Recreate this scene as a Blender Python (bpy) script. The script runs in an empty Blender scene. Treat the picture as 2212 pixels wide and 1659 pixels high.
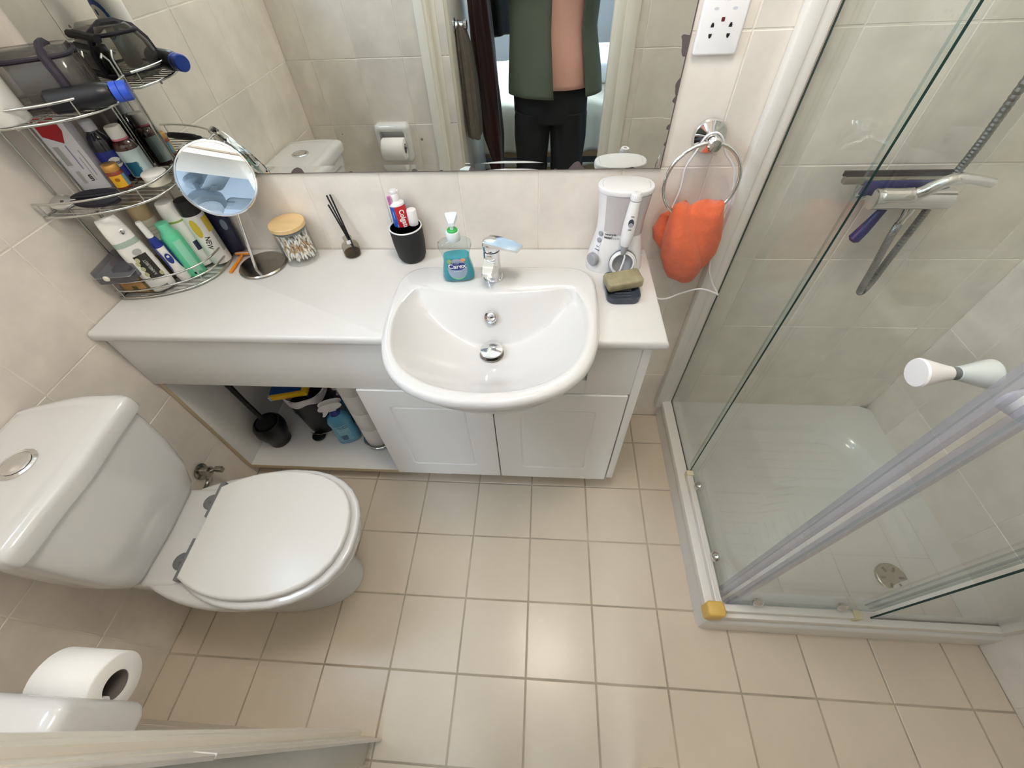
import bpy, bmesh, math, random
from mathutils import Matrix, Vector, Euler
random.seed(7)
S = bpy.context.scene
COL = S.collection
PI = math.pi

# ------------------------------------------------------------------ camera
cd = bpy.data.cameras.new('camera'); cam = bpy.data.objects.new('camera', cd); COL.objects.link(cam)
cd.sensor_fit = 'HORIZONTAL'; cd.sensor_width = 36.0; cd.lens = 895.516 / 2212 * 36.0; cd.clip_start = 0.004
RT = (0.99742660, 0.06003142, -0.03919704); DN = (0.02164670, -0.77336221, -0.63359475); FW = (-0.06834910, 0.63111577, -0.77267152)
CAMP = (0.0238, -1.03991, 1.45875)
cam.matrix_world = Matrix(((RT[0], -DN[0], -FW[0], CAMP[0]), (RT[1], -DN[1], -FW[1], CAMP[1]), (RT[2], -DN[2], -FW[2], CAMP[2]), (0, 0, 0, 1)))
S.camera = cam
# ------------------------------------------------------------------ light and exposure
S.view_settings.view_transform = 'Standard'; S.view_settings.look = 'None'
S.view_settings.exposure = 0.38; S.view_settings.gamma = 1.0
S.view_settings.use_curve_mapping = False
w = bpy.data.worlds.new('world'); S.world = w; w.use_nodes = True
w.node_tree.nodes['Background'].inputs[0].default_value = (0.62, 0.78, 1.0, 1)
w.node_tree.nodes['Background'].inputs[1].default_value = 1.0
def area(name, loc, rot, sx, sy, power, col, shape='RECTANGLE'):
    l = bpy.data.lights.new(name, 'AREA'); l.shape = shape; l.size = sx; l.size_y = sy; l.energy = power; l.color = col
    o = bpy.data.objects.new(name, l); o.location = loc; o.rotation_euler = rot; COL.objects.link(o); return o
_l = bpy.data.lights.new('ceiling_lamp_light', 'POINT'); _l.energy = 15; _l.color = (1.0, 0.94, 0.87); _l.shadow_soft_size = 0.14
_o = bpy.data.objects.new('ceiling_lamp_light', _l); _o.location = (0.1, -0.62, 2.235); COL.objects.link(_o)
area('left_window_daylight', (-1.20, -0.732, 1.885), (0, -PI / 2, 0), 0.66, 0.36, 15, (0.66, 0.81, 1.0))
area('window_daylight', (-0.35, -3.70, 1.50), (PI / 2, 0, 0), 1.5, 1.3, 150, (0.74, 0.86, 1.0))
S.cycles.max_bounces = 10; S.cycles.diffuse_bounces = 8; S.cycles.glossy_bounces = 5; S.cycles.transmission_bounces = 8
S.cycles.transparent_max_bounces = 24; S.cycles.caustics_reflective = False; S.cycles.caustics_refractive = False

# ------------------------------------------------------------------ helpers
def lin(c):
    return tuple(((x / 255) / 12.92 if x / 255 <= 0.04045 else ((x / 255 + 0.055) / 1.055) ** 2.4) for x in c) + (1,)
class G:
    """collects vertices and faces for one mesh"""
    def __init__(s): s.v = []; s.f = []; s.m = []
    def add(s, v, f, mi=0, M=None):
        o = len(s.v)
        s.v += [tuple(M @ Vector(p)) if M else tuple(p) for p in v]
        s.f += [tuple(i + o for i in q) for q in f]
        s.m += [mi] * len(f) if isinstance(mi, int) else list(mi)
        return s
def offset(o, d):
    n = len(o); r = []
    for i in range(n):
        a, b, c = Vector(o[i - 1]), Vector(o[i]), Vector(o[(i + 1) % n])
        e1 = (b - a); e2 = (c - b)
        if e1.length < 1e-9: e1 = e2
        if e2.length < 1e-9: e2 = e1
        e1 = e1.normalized(); e2 = e2.normalized()
        n1 = Vector((-e1.y, e1.x)); n2 = Vector((-e2.y, e2.x)); m = n1 + n2
        m = m / max(m.length_squared, 0.5) * 2
        r.append((b.x + m.x * d, b.y + m.y * d))
    return r
def rrect(cx, cy, w_, d_, r, n=4):
    r = min(r, w_ / 2 - 1e-5, d_ / 2 - 1e-5); o = []
    for k, (sx, sy) in enumerate(((1, 1), (-1, 1), (-1, -1), (1, -1))):
        for i in range(n + 1):
            a = PI / 2 * (k + i / n)
            o.append((cx + sx * (w_ / 2 - r) + r * math.cos(a), cy + sy * (d_ / 2 - r) + r * math.sin(a)))
    return o
def ell(cx, cy, a, b, n=32, p=2.0):
    o = []
    for i in range(n):
        t = 2 * PI * i / n; c, s_ = math.cos(t), math.sin(t)
        o.append((cx + a * math.copysign(abs(c) ** (2 / p), c), cy + b * math.copysign(abs(s_) ** (2 / p), s_)))
    return o
def spline(pts, n=6, closed=True):
    P = [Vector(p) for p in pts]; N = len(P); o = []
    for i in range(N if closed else N - 1):
        g = lambda k: P[k % N] if closed else P[max(0, min(N - 1, k))]
        a, b, c, d = g(i - 1), g(i), g(i + 1), g(i + 2)
        for j in range(n):
            t = j / n
            o.append(tuple(0.5 * ((2 * b) + (c - a) * t + (2 * a - 5 * b + 4 * c - d) * t * t + (3 * b - a - 3 * c + d) * t ** 3)))
    if not closed: o.append(tuple(P[-1]))
    return o
def loft(g, rings, mi=0, cap0=True, cap1=True, M=None, loop=False):
    n = len(rings[0]); v = [p for r in rings for p in r]; f = []; k = len(rings)
    for j in range(k if loop else k - 1):
        a, b = j * n, ((j + 1) % k) * n
        for i in range(n):
            i2 = (i + 1) % n
            f.append((a + i, a + i2, b + i2, b + i))
    m = [mi] * len(f)
    if not loop:
        if cap0: f.append(tuple(range(n - 1, -1, -1))); m.append(mi)
        if cap1: f.append(tuple(range((k - 1) * n, k * n))); m.append(mi)
    return g.add(v, f, m, M)
def slab(g, o, z0, z1, b=0.0, n=3, mi=0, M=None, b0=None):
    """an outline raised from z0 to z1 with rounded edges"""
    b0 = b if b0 is None else b0; R = []
    if b0 > 0:
        for i in range(n):
            a = PI / 2 * i / n; R.append([(x, y, z0 + b0 - b0 * math.cos(a)) for x, y in offset(o, b0 - b0 * math.sin(a))])
    R.append([(x, y, z0 + b0) for x, y in o]); R.append([(x, y, z1 - b) for x, y in o])
    if b > 0:
        for i in range(1, n + 1):
            a = PI / 2 * i / n; R.append([(x, y, z1 - b + b * math.sin(a)) for x, y in offset(o, b - b * math.cos(a))])
    return loft(g, R, mi, M=M)
def box(g, x0, x1, y0, y1, z0, z1, b=0.0, mi=0, M=None, n=2):
    if b <= 0: return slab(g, [(x0, y0), (x1, y0), (x1, y1), (x0, y1)], z0, z1, 0, mi=mi, M=M)
    return slab(g, rrect((x0 + x1) / 2, (y0 + y1) / 2, x1 - x0, y1 - y0, b, n), z0, z1, b, n, mi, M)
def lathe(g, prof, n=32, mi=0, M=None, sy=1.0):
    mis = mi if isinstance(mi, (list, tuple)) else None
    R = [[(r * math.cos(2 * PI * i / n), sy * r * math.sin(2 * PI * i / n), z) for i in range(n)] for r, z in prof]
    if mis is None: return loft(g, R, mi, prof[0][0] > 1e-6, prof[-1][0] > 1e-6, M)
    for j in range(len(R) - 1): loft(g, R[j:j + 2], mis[j], j == 0, j == len(R) - 2, M)
    return g
def tube(g, path, r, n=8, closed=False, mi=0, M=None, cap=True):
    P = [Vector(p) for p in path]; N = len(P); rings = []; up = None
    for i in range(N):
        if closed: t = P[(i + 1) % N] - P[i - 1]
        else: t = P[min(i + 1, N - 1)] - P[max(i - 1, 0)]
        t.normalize()
        if up is None: up = t.orthogonal().normalized()
        up = (up - t * up.dot(t)); up = up.normalized() if up.length > 1e-6 else t.orthogonal().normalized()
        sd = t.cross(up); rr = r[i] if isinstance(r, (list, tuple)) else r
        rings.append([tuple(P[i] + (up * math.cos(2 * PI * k / n) + sd * math.sin(2 * PI * k / n)) * rr) for k in range(n)])
    return loft(g, rings, mi, cap, cap, M, loop=closed)
def T(x=0, y=0, z=0, rx=0, ry=0, rz=0, s=None):
    m = Matrix.Translation((x, y, z)) @ Euler((rx, ry, rz)).to_matrix().to_4x4()
    return m @ Matrix.Diagonal((*s, 1)) if s else m
def aim(p, q):
    """matrix taking local +z to the direction p->q, origin at p"""
    d = (Vector(q) - Vector(p)).normalized()
    return Matrix.Translation(p) @ d.to_track_quat('Z', 'Y').to_matrix().to_4x4()
def mesh(name, g, mats, smooth=38):
    me = bpy.data.meshes.new(name); me.from_pydata(g.v, [], g.f)
    for m in (mats if isinstance(mats, (list, tuple)) else [mats]): me.materials.append(m)
    me.polygons.foreach_set('material_index', g.m)
    if smooth:
        me.polygons.foreach_set('use_smooth', [True] * len(g.f)); me.update(); me.set_sharp_from_angle(angle=math.radians(smooth))
    me.update(); return me
def obj(name, g, mats, parent=None, smooth=38, label=None):
    me = g if isinstance(g, bpy.types.Mesh) else mesh(name, g, mats, smooth)
    o = bpy.data.objects.new(name, me); COL.objects.link(o); o.parent = parent
    if label: o['label'] = label
    return o
def thing(name, label, cat, loc=(0, 0, 0), rot=(0, 0, 0), group=None):
    o = bpy.data.objects.new(name, None); COL.objects.link(o); o.empty_display_size = 0.02
    o.location = loc; o.rotation_euler = rot; return tag(o, label, cat, group)
def tag(o, label, cat, group=None):
    o['label'] = label; o['category'] = cat
    if group: o['group'] = group
    return o
def struct(name, g, mats, parent=None, smooth=38):
    o = obj(name, g, mats, parent, smooth)
    if parent is None: o['kind'] = 'structure'
    return o
_tc = {}
def text(s_, size, w_=1.0, bold=0.0):
    """flat lettering in the xy plane, centred, as (verts, faces)"""
    k = (s_, size, w_, bold)
    if k in _tc: return _tc[k]
    c = bpy.data.curves.new('t', 'FONT'); c.body = s_; c.size = size; c.align_x = 'CENTER'; c.align_y = 'CENTER'; c.offset = bold; c.resolution_u = 3
    o = bpy.data.objects.new('t', c); COL.objects.link(o); dg = bpy.context.evaluated_depsgraph_get()
    me = bpy.data.meshes.new_from_object(o.evaluated_get(dg))
    r = ([(v.co.x * w_, v.co.y, 0) for v in me.vertices], [tuple(p.vertices) for p in me.polygons])
    bpy.data.objects.remove(o); bpy.data.curves.remove(c); bpy.data.meshes.remove(me)
    _tc[k] = r; return r
def wrap(v, R, z0, a0=-PI / 2, off=0.0004, sy=1.0):
    """flat xy lettering wrapped on an upright cylinder (radius R), centred at angle a0"""
    return [((R + off) * math.cos(a0 + x / R), sy * (R + off) * math.sin(a0 + x / R), z0 + y) for x, y, *_ in v]
def turn(v, a):
    c, s_ = math.cos(a), math.sin(a); return [(x * c - y * s_, x * s_ + y * c, 0) for x, y, *_ in v]
def patch(w_, h_, n=10, sh=None):
    """flat printed panel (w,h) in the xy plane, subdivided along x so that it can be wrapped"""
    v = []; f = []
    for i in range(n + 1):
        x = -w_ / 2 + w_ * i / n
        lo, hi = sh(x) if sh else (-h_ / 2, h_ / 2)
        v += [(x, lo, 0), (x, hi, 0)]
        if i: k = 2 * i; f.append((k - 2, k, k + 1, k - 1))
    return v, f
def oval(w_, h_):
    return patch(w_, h_, 16, lambda x: (-h_ / 2 * math.sqrt(max(0, 1 - (2 * x / w_) ** 2)), h_ / 2 * math.sqrt(max(0, 1 - (2 * x / w_) ** 2))))

# ------------------------------------------------------------------ materials
_n = {}
def mat(name, col, rough=0.5, metal=0.0, coat=0.0, noise=0.0, nscale=8.0, bump=0.0, bscale=60.0, sheen=0.0, rnd=0.0, emit=0.0, ior=1.5, sss=0.0):
    m = bpy.data.materials.new(name); m.use_nodes = True; nt = m.node_tree; p = nt.nodes['Principled BSDF']
    p.inputs['Base Color'].default_value = lin(col); p.inputs['Roughness'].default_value = rough; p.inputs['Metallic'].default_value = metal
    p.inputs['Coat Weight'].default_value = coat; p.inputs['Coat Roughness'].default_value = 0.06; p.inputs['IOR'].default_value = ior
    if sheen: p.inputs['Sheen Weight'].default_value = sheen
    if sss: p.inputs['Subsurface Weight'].default_value = sss; p.inputs['Subsurface Radius'].default_value = (0.01, 0.006, 0.004)
    if emit: p.inputs['Emission Color'].default_value = lin(col); p.inputs['Emission Strength'].default_value = emit
    if noise or rnd or bump:
        tc = nt.nodes.new('ShaderNodeTexCoord'); vec = tc.outputs['Object']
        if rnd:
            oi = nt.nodes.new('ShaderNodeObjectInfo'); sc = nt.nodes.new('ShaderNodeVectorMath'); sc.operation = 'MULTIPLY_ADD'
            cb = nt.nodes.new('ShaderNodeCombineXYZ')
            for i in range(3): nt.links.new(oi.outputs['Random'], cb.inputs[i])
            nt.links.new(cb.outputs[0], sc.inputs[0]); sc.inputs[1].default_value = (31, 17, 53); nt.links.new(vec, sc.inputs[2]); vec = sc.outputs[0]
    if noise or rnd:
        nz = nt.nodes.new('ShaderNodeTexNoise'); nz.inputs['Scale'].default_value = nscale; nz.inputs['Detail'].default_value = 6; nz.inputs['Roughness'].default_value = 0.6
        nt.links.new(vec, nz.inputs['Vector'])
        mr = nt.nodes.new('ShaderNodeMapRange'); nt.links.new(nz.outputs['Fac'], mr.inputs[0])
        mr.inputs[1].default_value = 0.3; mr.inputs[2].default_value = 0.7; mr.inputs[3].default_value = 1 - noise; mr.inputs[4].default_value = 1 + noise * 0.6
        val = mr.outputs[0]
        if rnd:
            m2 = nt.nodes.new('ShaderNodeMapRange'); nt.links.new(oi.outputs['Random'], m2.inputs[0]); m2.inputs[3].default_value = 1 - rnd; m2.inputs[4].default_value = 1 + rnd
            mm = nt.nodes.new('ShaderNodeMath'); mm.operation = 'MULTIPLY'; nt.links.new(val, mm.inputs[0]); nt.links.new(m2.outputs[0], mm.inputs[1]); val = mm.outputs[0]
        hs = nt.nodes.new('ShaderNodeHueSaturation'); hs.inputs['Color'].default_value = lin(col); nt.links.new(val, hs.inputs['Value'])
        nt.links.new(hs.outputs[0], p.inputs['Base Color'])
    if bump:
        nb = nt.nodes.new('ShaderNodeTexNoise'); nb.inputs['Scale'].default_value = bscale; nb.inputs['Detail'].default_value = 4; nt.links.new(vec, nb.inputs['Vector'])
        b = nt.nodes.new('ShaderNodeBump'); b.inputs['Strength'].default_value = bump; b.inputs['Distance'].default_value = 0.002
        nt.links.new(nb.outputs['Fac'], b.inputs['Height']); nt.links.new(b.outputs[0], p.inputs['Normal'])
    return m
def clear(name, tint, body=0.0, bcol=(255, 255, 255), ior=1.45, rough=0.02, spec=1.0):
    """thin clear sheet: lets light through with a tint, mirrors at grazing angles, body = milky share"""
    m = bpy.data.materials.new(name); m.use_nodes = True; nt = m.node_tree; nt.nodes.clear(); N = nt.nodes.new; L = nt.links.new
    out = N('ShaderNodeOutputMaterial'); tr = N('ShaderNodeBsdfTransparent'); tr.inputs[0].default_value = (*tint, 1)
    gl = N('ShaderNodeBsdfGlossy'); gl.inputs['Roughness'].default_value = rough; lw = N('ShaderNodeLayerWeight'); lw.inputs[0].default_value = 0.5; pw = N('ShaderNodeMath'); pw.operation = 'POWER'; L(lw.outputs['Facing'], pw.inputs[0]); pw.inputs[1].default_value = 5.0
    f0 = ((ior - 1) / (ior + 1)) ** 2; fr = N('ShaderNodeMath'); fr.operation = 'MULTIPLY_ADD'; L(pw.outputs[0], fr.inputs[0]); fr.inputs[1].default_value = 1 - f0; fr.inputs[2].default_value = f0
    mk = N('ShaderNodeMath'); mk.operation = 'MULTIPLY'; mk.inputs[1].default_value = spec; L(fr.outputs[0], mk.inputs[0])
    base = tr.outputs[0]
    if body:
        df = N('ShaderNodeBsdfDiffuse'); df.inputs[0].default_value = lin(bcol); mx = N('ShaderNodeMixShader'); mx.inputs[0].default_value = body
        L(tr.outputs[0], mx.inputs[1]); L(df.outputs[0], mx.inputs[2]); base = mx.outputs[0]
    mx2 = N('ShaderNodeMixShader'); L(mk.outputs[0], mx2.inputs[0]); L(base, mx2.inputs[1]); L(gl.outputs[0], mx2.inputs[2]); L(mx2.outputs[0], out.inputs[0])
    return m
WHITE = (238, 237, 234)
m_tile = mat('wall_tile_stone', (230, 223, 214), 0.32, noise=0.13, nscale=7, rnd=0.03, bump=0.02, bscale=40)
m_grout = mat('grout_pale', (232, 226, 216), 0.8, noise=0.1, nscale=20)
m_ftile = mat('floor_tile_beige', (215, 203, 185), 0.26, noise=0.05, nscale=5, rnd=0.025, bump=0.02, bscale=25)
m_fgrout = mat('floor_grout', (184, 172, 154), 0.85, noise=0.35, nscale=5)
m_paint = mat('ceiling_paint', (240, 238, 232), 0.7)
m_gloss = mat('white_gloss_paint', (236, 232, 222), 0.3, noise=0.04, nscale=4)
m_cer = mat('white_ceramic', (220, 220, 220), 0.16, coat=0.35)
m_plas = mat('white_plastic', (232, 231, 232), 0.34)
m_lam = mat('white_laminate', (232, 231, 229), 0.3)
m_top = mat('white_worktop', (217, 216, 214), 0.35, noise=0.03, nscale=9)
m_mdf = mat('raw_board_edge', (205, 190, 160), 0.6, noise=0.08, nscale=20)
m_chrome = mat('chrome', (225, 225, 225), 0.07, metal=1.0)
m_chrome_d = mat('worn_chrome', (170, 165, 155), 0.22, metal=1.0, noise=0.15, nscale=30)
m_wire = mat('chrome_wire', (205, 205, 200), 0.18, metal=1.0)
m_black = mat('black_plastic', (20, 20, 22), 0.4)
m_mblack = mat('matt_black', (27, 27, 28), 0.6)
m_glass = clear('shower_glass', (0.955, 0.98, 0.972), ior=1.5)
m_gedge = mat('glass_edge', (34, 62, 58), 0.15)
m_gedge2 = clear('door_edge', (.72, .80, .78), body=.3, bcol=(170, 186, 184))
m_jar = clear('jar_glass', (0.985, 0.99, 0.985), ior=1.5)
m_rub = mat('grey_rubber', (120, 122, 124), 0.5)
m_alu = mat('white_aluminium', (228, 226, 222), 0.3)
# ------------------------------------------------------------------ room
XL, XR, YF, ZC = -1.09, 1.305, -1.094, 2.40
YFR = -1.112  # the wall right of the door lies a little further back
def tilemesh(name, w_, h_, m):
    g = G(); b = 0.0012; o = [(-w_ / 2, -h_ / 2), (w_ / 2, -h_ / 2), (w_ / 2, h_ / 2), (-w_ / 2, h_ / 2)]
    loft(g, [[(x, y, -0.006) for x, y in o], [(x, y, -b) for x, y in o], [(x, y, 0) for x, y in offset(o, b)]], cap0=False)
    return mesh(name, g, m, 0)
GAP = 0.0028
me_wt = tilemesh('wall_tile', 0.2 - GAP, 0.25 - GAP, m_tile)
me_ft = tilemesh('floor_tile', 0.2 - 0.0045, 0.2 - 0.0045, m_ftile)
def tiles(parent, name, me, us, vs, org, U, V, skip=None, gap=GAP, full=(0.2, 0.25), jit=0.0004):
    """lay tiles between joint positions us x vs; org + u*U + v*V, facing U x V"""
    U, V = Vector(U), Vector(V); W_ = U.cross(V)
    for i in range(len(us) - 1):
        for j in range(len(vs) - 1):
            u0, u1, v0, v1 = us[i], us[i + 1], vs[j], vs[j + 1]
            if skip and skip(u0, u1, v0, v1): continue
            o = bpy.data.objects.new(name, me); COL.objects.link(o); o.parent = parent
            c = Vector(org) + U * (u0 + u1) / 2 + V * (v0 + v1) / 2 + W_ * random.uniform(-jit, jit)
            sx = (u1 - u0 - gap) / (full[0] - gap); sy = (v1 - v0 - gap) / (full[1] - gap)
            tx, ty = random.uniform(-.002, .002), random.uniform(-.002, .002)
            R = Matrix((U, V, W_)).transposed().to_4x4()
            o.matrix_world = Matrix.Translation(c) @ R @ Euler((tx, ty, 0)).to_matrix().to_4x4() @ Matrix.Diagonal((sx, sy, 1, 1))
def joints(a, b, start, step):
    r = [a]; k = math.floor((a - start) / step) + 1
    while start + k * step < b - 0.004:
        if start + k * step > a + 0.004: r.append(start + k * step)
        k += 1
    return r + [b]
zj = joints(0.0, ZC, 0.01, 0.25); zj.pop(1)
g = G(); box(g, -0.62, XR + .1, -1.215, 0.1, -0.1, -0.0016); box(g, XL - .1, -0.62, -1.215, 0.1, -0.1, -0.0016)
fl = struct('floor', g, m_fgrout, smooth=0)
tiles(fl, 'floor_tile', me_ft, joints(XL, XR, 0.0, 0.2), joints(-1.215, 0.0, -0.34, 0.2), (0, 0, 0), (1, 0, 0), (0, 1, 0), gap=0.0045, full=(0.2, 0.2))
g = G(); box(g, XL - .1, XR + .1, 0.0012, 0.1, -0.1, ZC); wb = struct('wall_back', g, m_grout, smooth=0)
tiles(wb, 'wall_tile', me_wt, joints(XL, XR, 0.01, 0.2), zj, (0, 0, 0), (1, 0, 0), (0, 0, 1), skip=lambda a, b, c, d: a > -1.055 and b < 0.29 and c > 1.02)
LW = (-.932, -.532, 1.51, 2.26)  # opening of the high window in the left wall
g = G(); xa, xb = XL - .1, XL - .0012
box(g, xa, xb, -1.215, LW[0], -0.1, ZC); box(g, xa, xb, LW[1], 0.003, -0.1, ZC); box(g, xa, xb, LW[0], LW[1], -0.1, LW[2]); box(g, xa, xb, LW[0], LW[1], LW[3], ZC); wl = struct('wall_left', g, m_grout, smooth=0)
tiles(wl, 'wall_tile', me_wt, joints(YF, 0, -0.132, 0.2), zj, (XL, 0, 0), (0, 1, 0), (0, 0, 1), skip=lambda a, b, c, d: LW[0] < (a + b) / 2 < LW[1] and LW[2] < (c + d) / 2 < LW[3])
g = G()
for y0, y1, z0, z1 in ((LW[0], LW[0] + .04, LW[2], LW[3]), (LW[1] - .04, LW[1], LW[2], LW[3]), (LW[0], LW[1], LW[2], LW[2] + .04), (LW[0], LW[1], LW[3] - .04, LW[3])): box(g, XL - .085, XL - .03, y0, y1, z0, z1, .003)
w2 = struct('window_2', g, m_gloss)
g = G(); box(g, XL - .062, XL - .057, LW[0] + .04, LW[1] - .04, LW[2] + .04, LW[3] - .04); obj('pane', g, m_jar, w2, 0)
g = G(); box(g, XR + .0012, XR + .1, -1.215, 0.003, -0.1, ZC); wr = struct('wall_right', g, m_grout, smooth=0)
tiles(wr, 'wall_tile', me_wt, joints(0, -YF, 0.132, 0.2), zj, (XR, 0, 0), (0, -1, 0), (0, 0, 1))
DX0, DX1, DZ = -0.445, 0.323, 2.02
g = G(); box(g, XL - .1, DX0, -1.215, YF - .0012, -0.1, ZC); box(g, DX1, XR + .1, -1.215, YFR - .0012, -0.1, ZC); box(g, DX0, DX1, -1.215, YF - .0012, DZ, ZC)
wf = struct('wall_front', g, m_grout, smooth=0)
def sk(u0, u1, v0, v1): return (u0 + u1) / 2 > -DX1 and (u0 + u1) / 2 < -DX0 and (v0 + v1) / 2 < DZ
tiles(wf, 'wall_tile', me_wt, joints(-XR, -DX1, 0.19, 0.2), zj, (0, YFR, 0), (-1, 0, 0), (0, 0, 1))
tiles(wf, 'wall_tile', me_wt, joints(-DX1, -XL, 0.18, 0.2), zj, (0, YF, 0), (-1, 0, 0), (0, 0, 1), skip=sk)
g = G(); box(g, XL - .1, XR + .1, -1.2151, 0.1, ZC, ZC + .08); struct('ceiling', g, m_paint, smooth=0)
g = G(); box(g, -1.75, 2.35, -3.75, -1.2152, ZC, ZC + .08); struct('ceiling.001', g, mat('bedroom_ceiling_paint', (184, 192, 200), .7), smooth=0)
# door lining, stops and architraves (bathroom side)
def archi(name, x0, x1, flip):
    prof = [(0, 0), (0.055, 0), (0.055, .010), (0.050, .014), (0.040, .0145), (0.036, .018), (0.018, .0175), (0.008, .0125), (0.003, .012), (0, .009)]
    g = G(); R = []
    for z in (0.0, DZ + .05): R.append([((x0 + p if not flip else x1 - p), (YF + q if not flip else YFR + q * .35), z) for p, q in prof])
    if not flip: R = [list(reversed(r)) for r in R]
    loft(g, R); return struct(name, g, m_gloss, smooth=25)
archi('trim_1', -0.498, -0.443, False); archi('trim_2', 0.321, 0.376, True)
g = G(); box(g, -0.498, 0.376, YF, YF + .016, DZ + .005, DZ + .06, .003); struct('trim_3', g, m_gloss)
g = G(); box(g, DX0, -0.415, -1.235, YF + .002, 0, DZ, .002); box(g, 0.293, DX1, -1.235, YFR + .002, 0, DZ, .002); box(g, DX0, DX1, -1.235, YF + .002, DZ - .03, DZ, .002)
box(g, -0.417, -0.402, -1.185, -1.150, 0, DZ - .03, .002); box(g, 0.280, 0.295, -1.185, -1.150, 0, DZ - .03, .002)
struct('trim_4', g, m_gloss)
# ------------------------------------------------------------------ ceiling lamp of the bathroom
t = thing('ceiling_lamp', 'round white glass ceiling lamp lighting the tiled bathroom', 'lamp', (0.1, -0.62, ZC))
g = G(); lathe(g, [(0.001, 0), (0.155, 0), (0.155, -.022), (0.148, -.026), (0.001, -.026)], 40); obj('base', g, m_plas, t)
m_lamp = mat('lamp_glass_lit', (255, 236, 205), 0.4, emit=5.0)
g = G(); lathe(g, [(0.145, -.026), (0.14, -.040), (0.11, -.055), (0.06, -.064), (0.001, -.067)], 40); obj('shade', g, m_lamp, t)

# ------------------------------------------------------------------ bedroom beyond the doorway (seen in the mirrors)
m_bw = mat('bedroom_wall_paint', (196, 200, 204), 0.7); m_bf = mat('bedroom_floor', (42, 34, 28), 0.5, noise=0.2, nscale=6)
g = G(); box(g, -1.75, 2.35, -3.75, -1.215, -0.1, -0.001); o = struct('floor.001', g, m_bf, smooth=0)
g = G(); WX0, WX1, WZ0, WZ1 = -1.1, 0.4, 0.95, 2.15
box(g, -1.75, WX0, -3.65, -3.55, 0, ZC); box(g, WX1, 2.35, -3.65, -3.55, 0, ZC); box(g, WX0, WX1, -3.65, -3.55, 0, WZ0); box(g, WX0, WX1, -3.65, -3.55, WZ1, ZC)
struct('wall_bedroom_back', g, m_bw, smooth=0)
g = G(); box(g, -1.75, -1.65, -3.55, -1.215, 0, ZC); struct('wall_bedroom_left', g, m_bw, smooth=0)
g = G(); box(g, 2.25, 2.35, -3.55, -1.215, 0, ZC); struct('wall_bedroom_right', g, m_bw, smooth=0)
g = G(); box(g, -1.65, DX0, -1.235, -1.2151, 0, ZC); box(g, DX1, 2.25, -1.235, -1.2151, 0, ZC); box(g, DX0, DX1, -1.235, -1.2151, DZ, ZC); struct('wall_bedroom_front', g, m_bw, smooth=0)
g = G(); f_ = .05
for a in ((WX0, WX0 + f_, WZ0, WZ1), (WX1 - f_, WX1, WZ0, WZ1), (WX0, WX1, WZ0, WZ0 + f_), (WX0, WX1, WZ1 - f_, WZ1), ((WX0 + WX1) / 2 - .025, (WX0 + WX1) / 2 + .025, WZ0, WZ1)): box(g, a[0], a[1], -3.63, -3.57, a[2], a[3], .004)
wn = struct('window_1', g, m_gloss)
for xa, xb in ((WX0 + f_, -0.375), (-0.325, WX1 - f_)):
    g = G(); box(g, xa, xb, -3.603, -3.597, WZ0 + f_, WZ1 - f_); obj('pane', g, m_jar, wn, 0)
# ------------------------------------------------------------------ vanity unit
CT = 0.793
van = thing('vanity_unit', 'white laminate vanity cabinet under the basin with an open storage niche on its left', 'cabinet', (-0.4, -0.17, 0))
VO = Matrix.Translation((0.4, 0.17, 0))
def vpart(name, g, m, **k): return obj(name, G().add(g.v, g.f, g.m, VO), m, van, **k)
g = G(); box(g, 0.262, 0.2835, -0.349, -0.006, 0.10, 0.765, .001); vpart('side_panel', g, m_lam)
g = G(); box(g, -1.086, -1.070, -0.338, -0.006, 0.062, 0.765, .0006); p = vpart('side_panel', g, m_lam)
g = G(); box(g, -1.0862, -1.0698, -0.3396, -0.3382, 0.0622, 0.765); obj('edge_strip', G().add(g.v, g.f, g.m, VO), m_mdf, p)
g = G(); box(g, -1.070, -0.30, -0.338, -0.006, 0.062, 0.080, .0006); p = vpart('niche_floor', g, m_lam)
g = G(); box(g, -1.070, -0.48, -0.3396, -0.3382, 0.062, 0.080); obj('edge_strip', G().add(g.v, g.f, g.m, VO), m_mdf, p)
g = G(); box(g, -1.070, 0.262, -0.014, -0.005, 0.062, 0.765); vpart('back_panel', g, m_lam)
g = G(); box(g, -0.32, -0.302, -0.335, -0.014, 0.08, 0.577); vpart('divider', g, m_lam)
g = G(); box(g, -0.30, 0.262, -0.335, -0.014, 0.10, 0.116); vpart('cabinet_floor', g, m_lam)
g = G(); box(g, -1.086, -0.335, -0.348, -0.332, 0.577, 0.765, .001); box(g, 0.142, 0.2615, -0.348, -0.332, 0.577, 0.765, .001); box(g, -0.335, 0.142, -0.348, -0.332, 0.577, 0.632)
vpart('fascia', g, m_lam)
def door(name, x0, x1, z0, z1):
    g = G(); cx, cz = (x0 + x1) / 2, (z0 + z1) / 2; w_, h_ = x1 - x0, z1 - z0
    # local xy = door face, z = outward
    o = rrect(0, 0, w_, h_, .003, 2); a = rrect(0, 0, w_ - .15, h_ - .145, .014, 2)
    R = [[(x, y, -.018) for x, y in o], [(x, y, -.0025) for x, y in o], [(x, y, 0) for x, y in offset(o, .0025)], [(x, y, 0) for x, y in a],
         [(x, y, -.0022) for x, y in offset(a, .003)], [(x, y, -.003) for x, y in offset(a, .0055)], [(x, y, -.0022) for x, y in offset(a, .008)], [(x, y, -.0003) for x, y in offset(a, .011)]]
    loft(g, R); M = VO @ Matrix.Translation((cx, -0.352, cz)) @ Euler((PI / 2, 0, 0)).to_matrix().to_4x4()
    return obj(name, G().add(g.v, g.f, g.m, M), m_lam, van, 25), M, w_, h_
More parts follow.
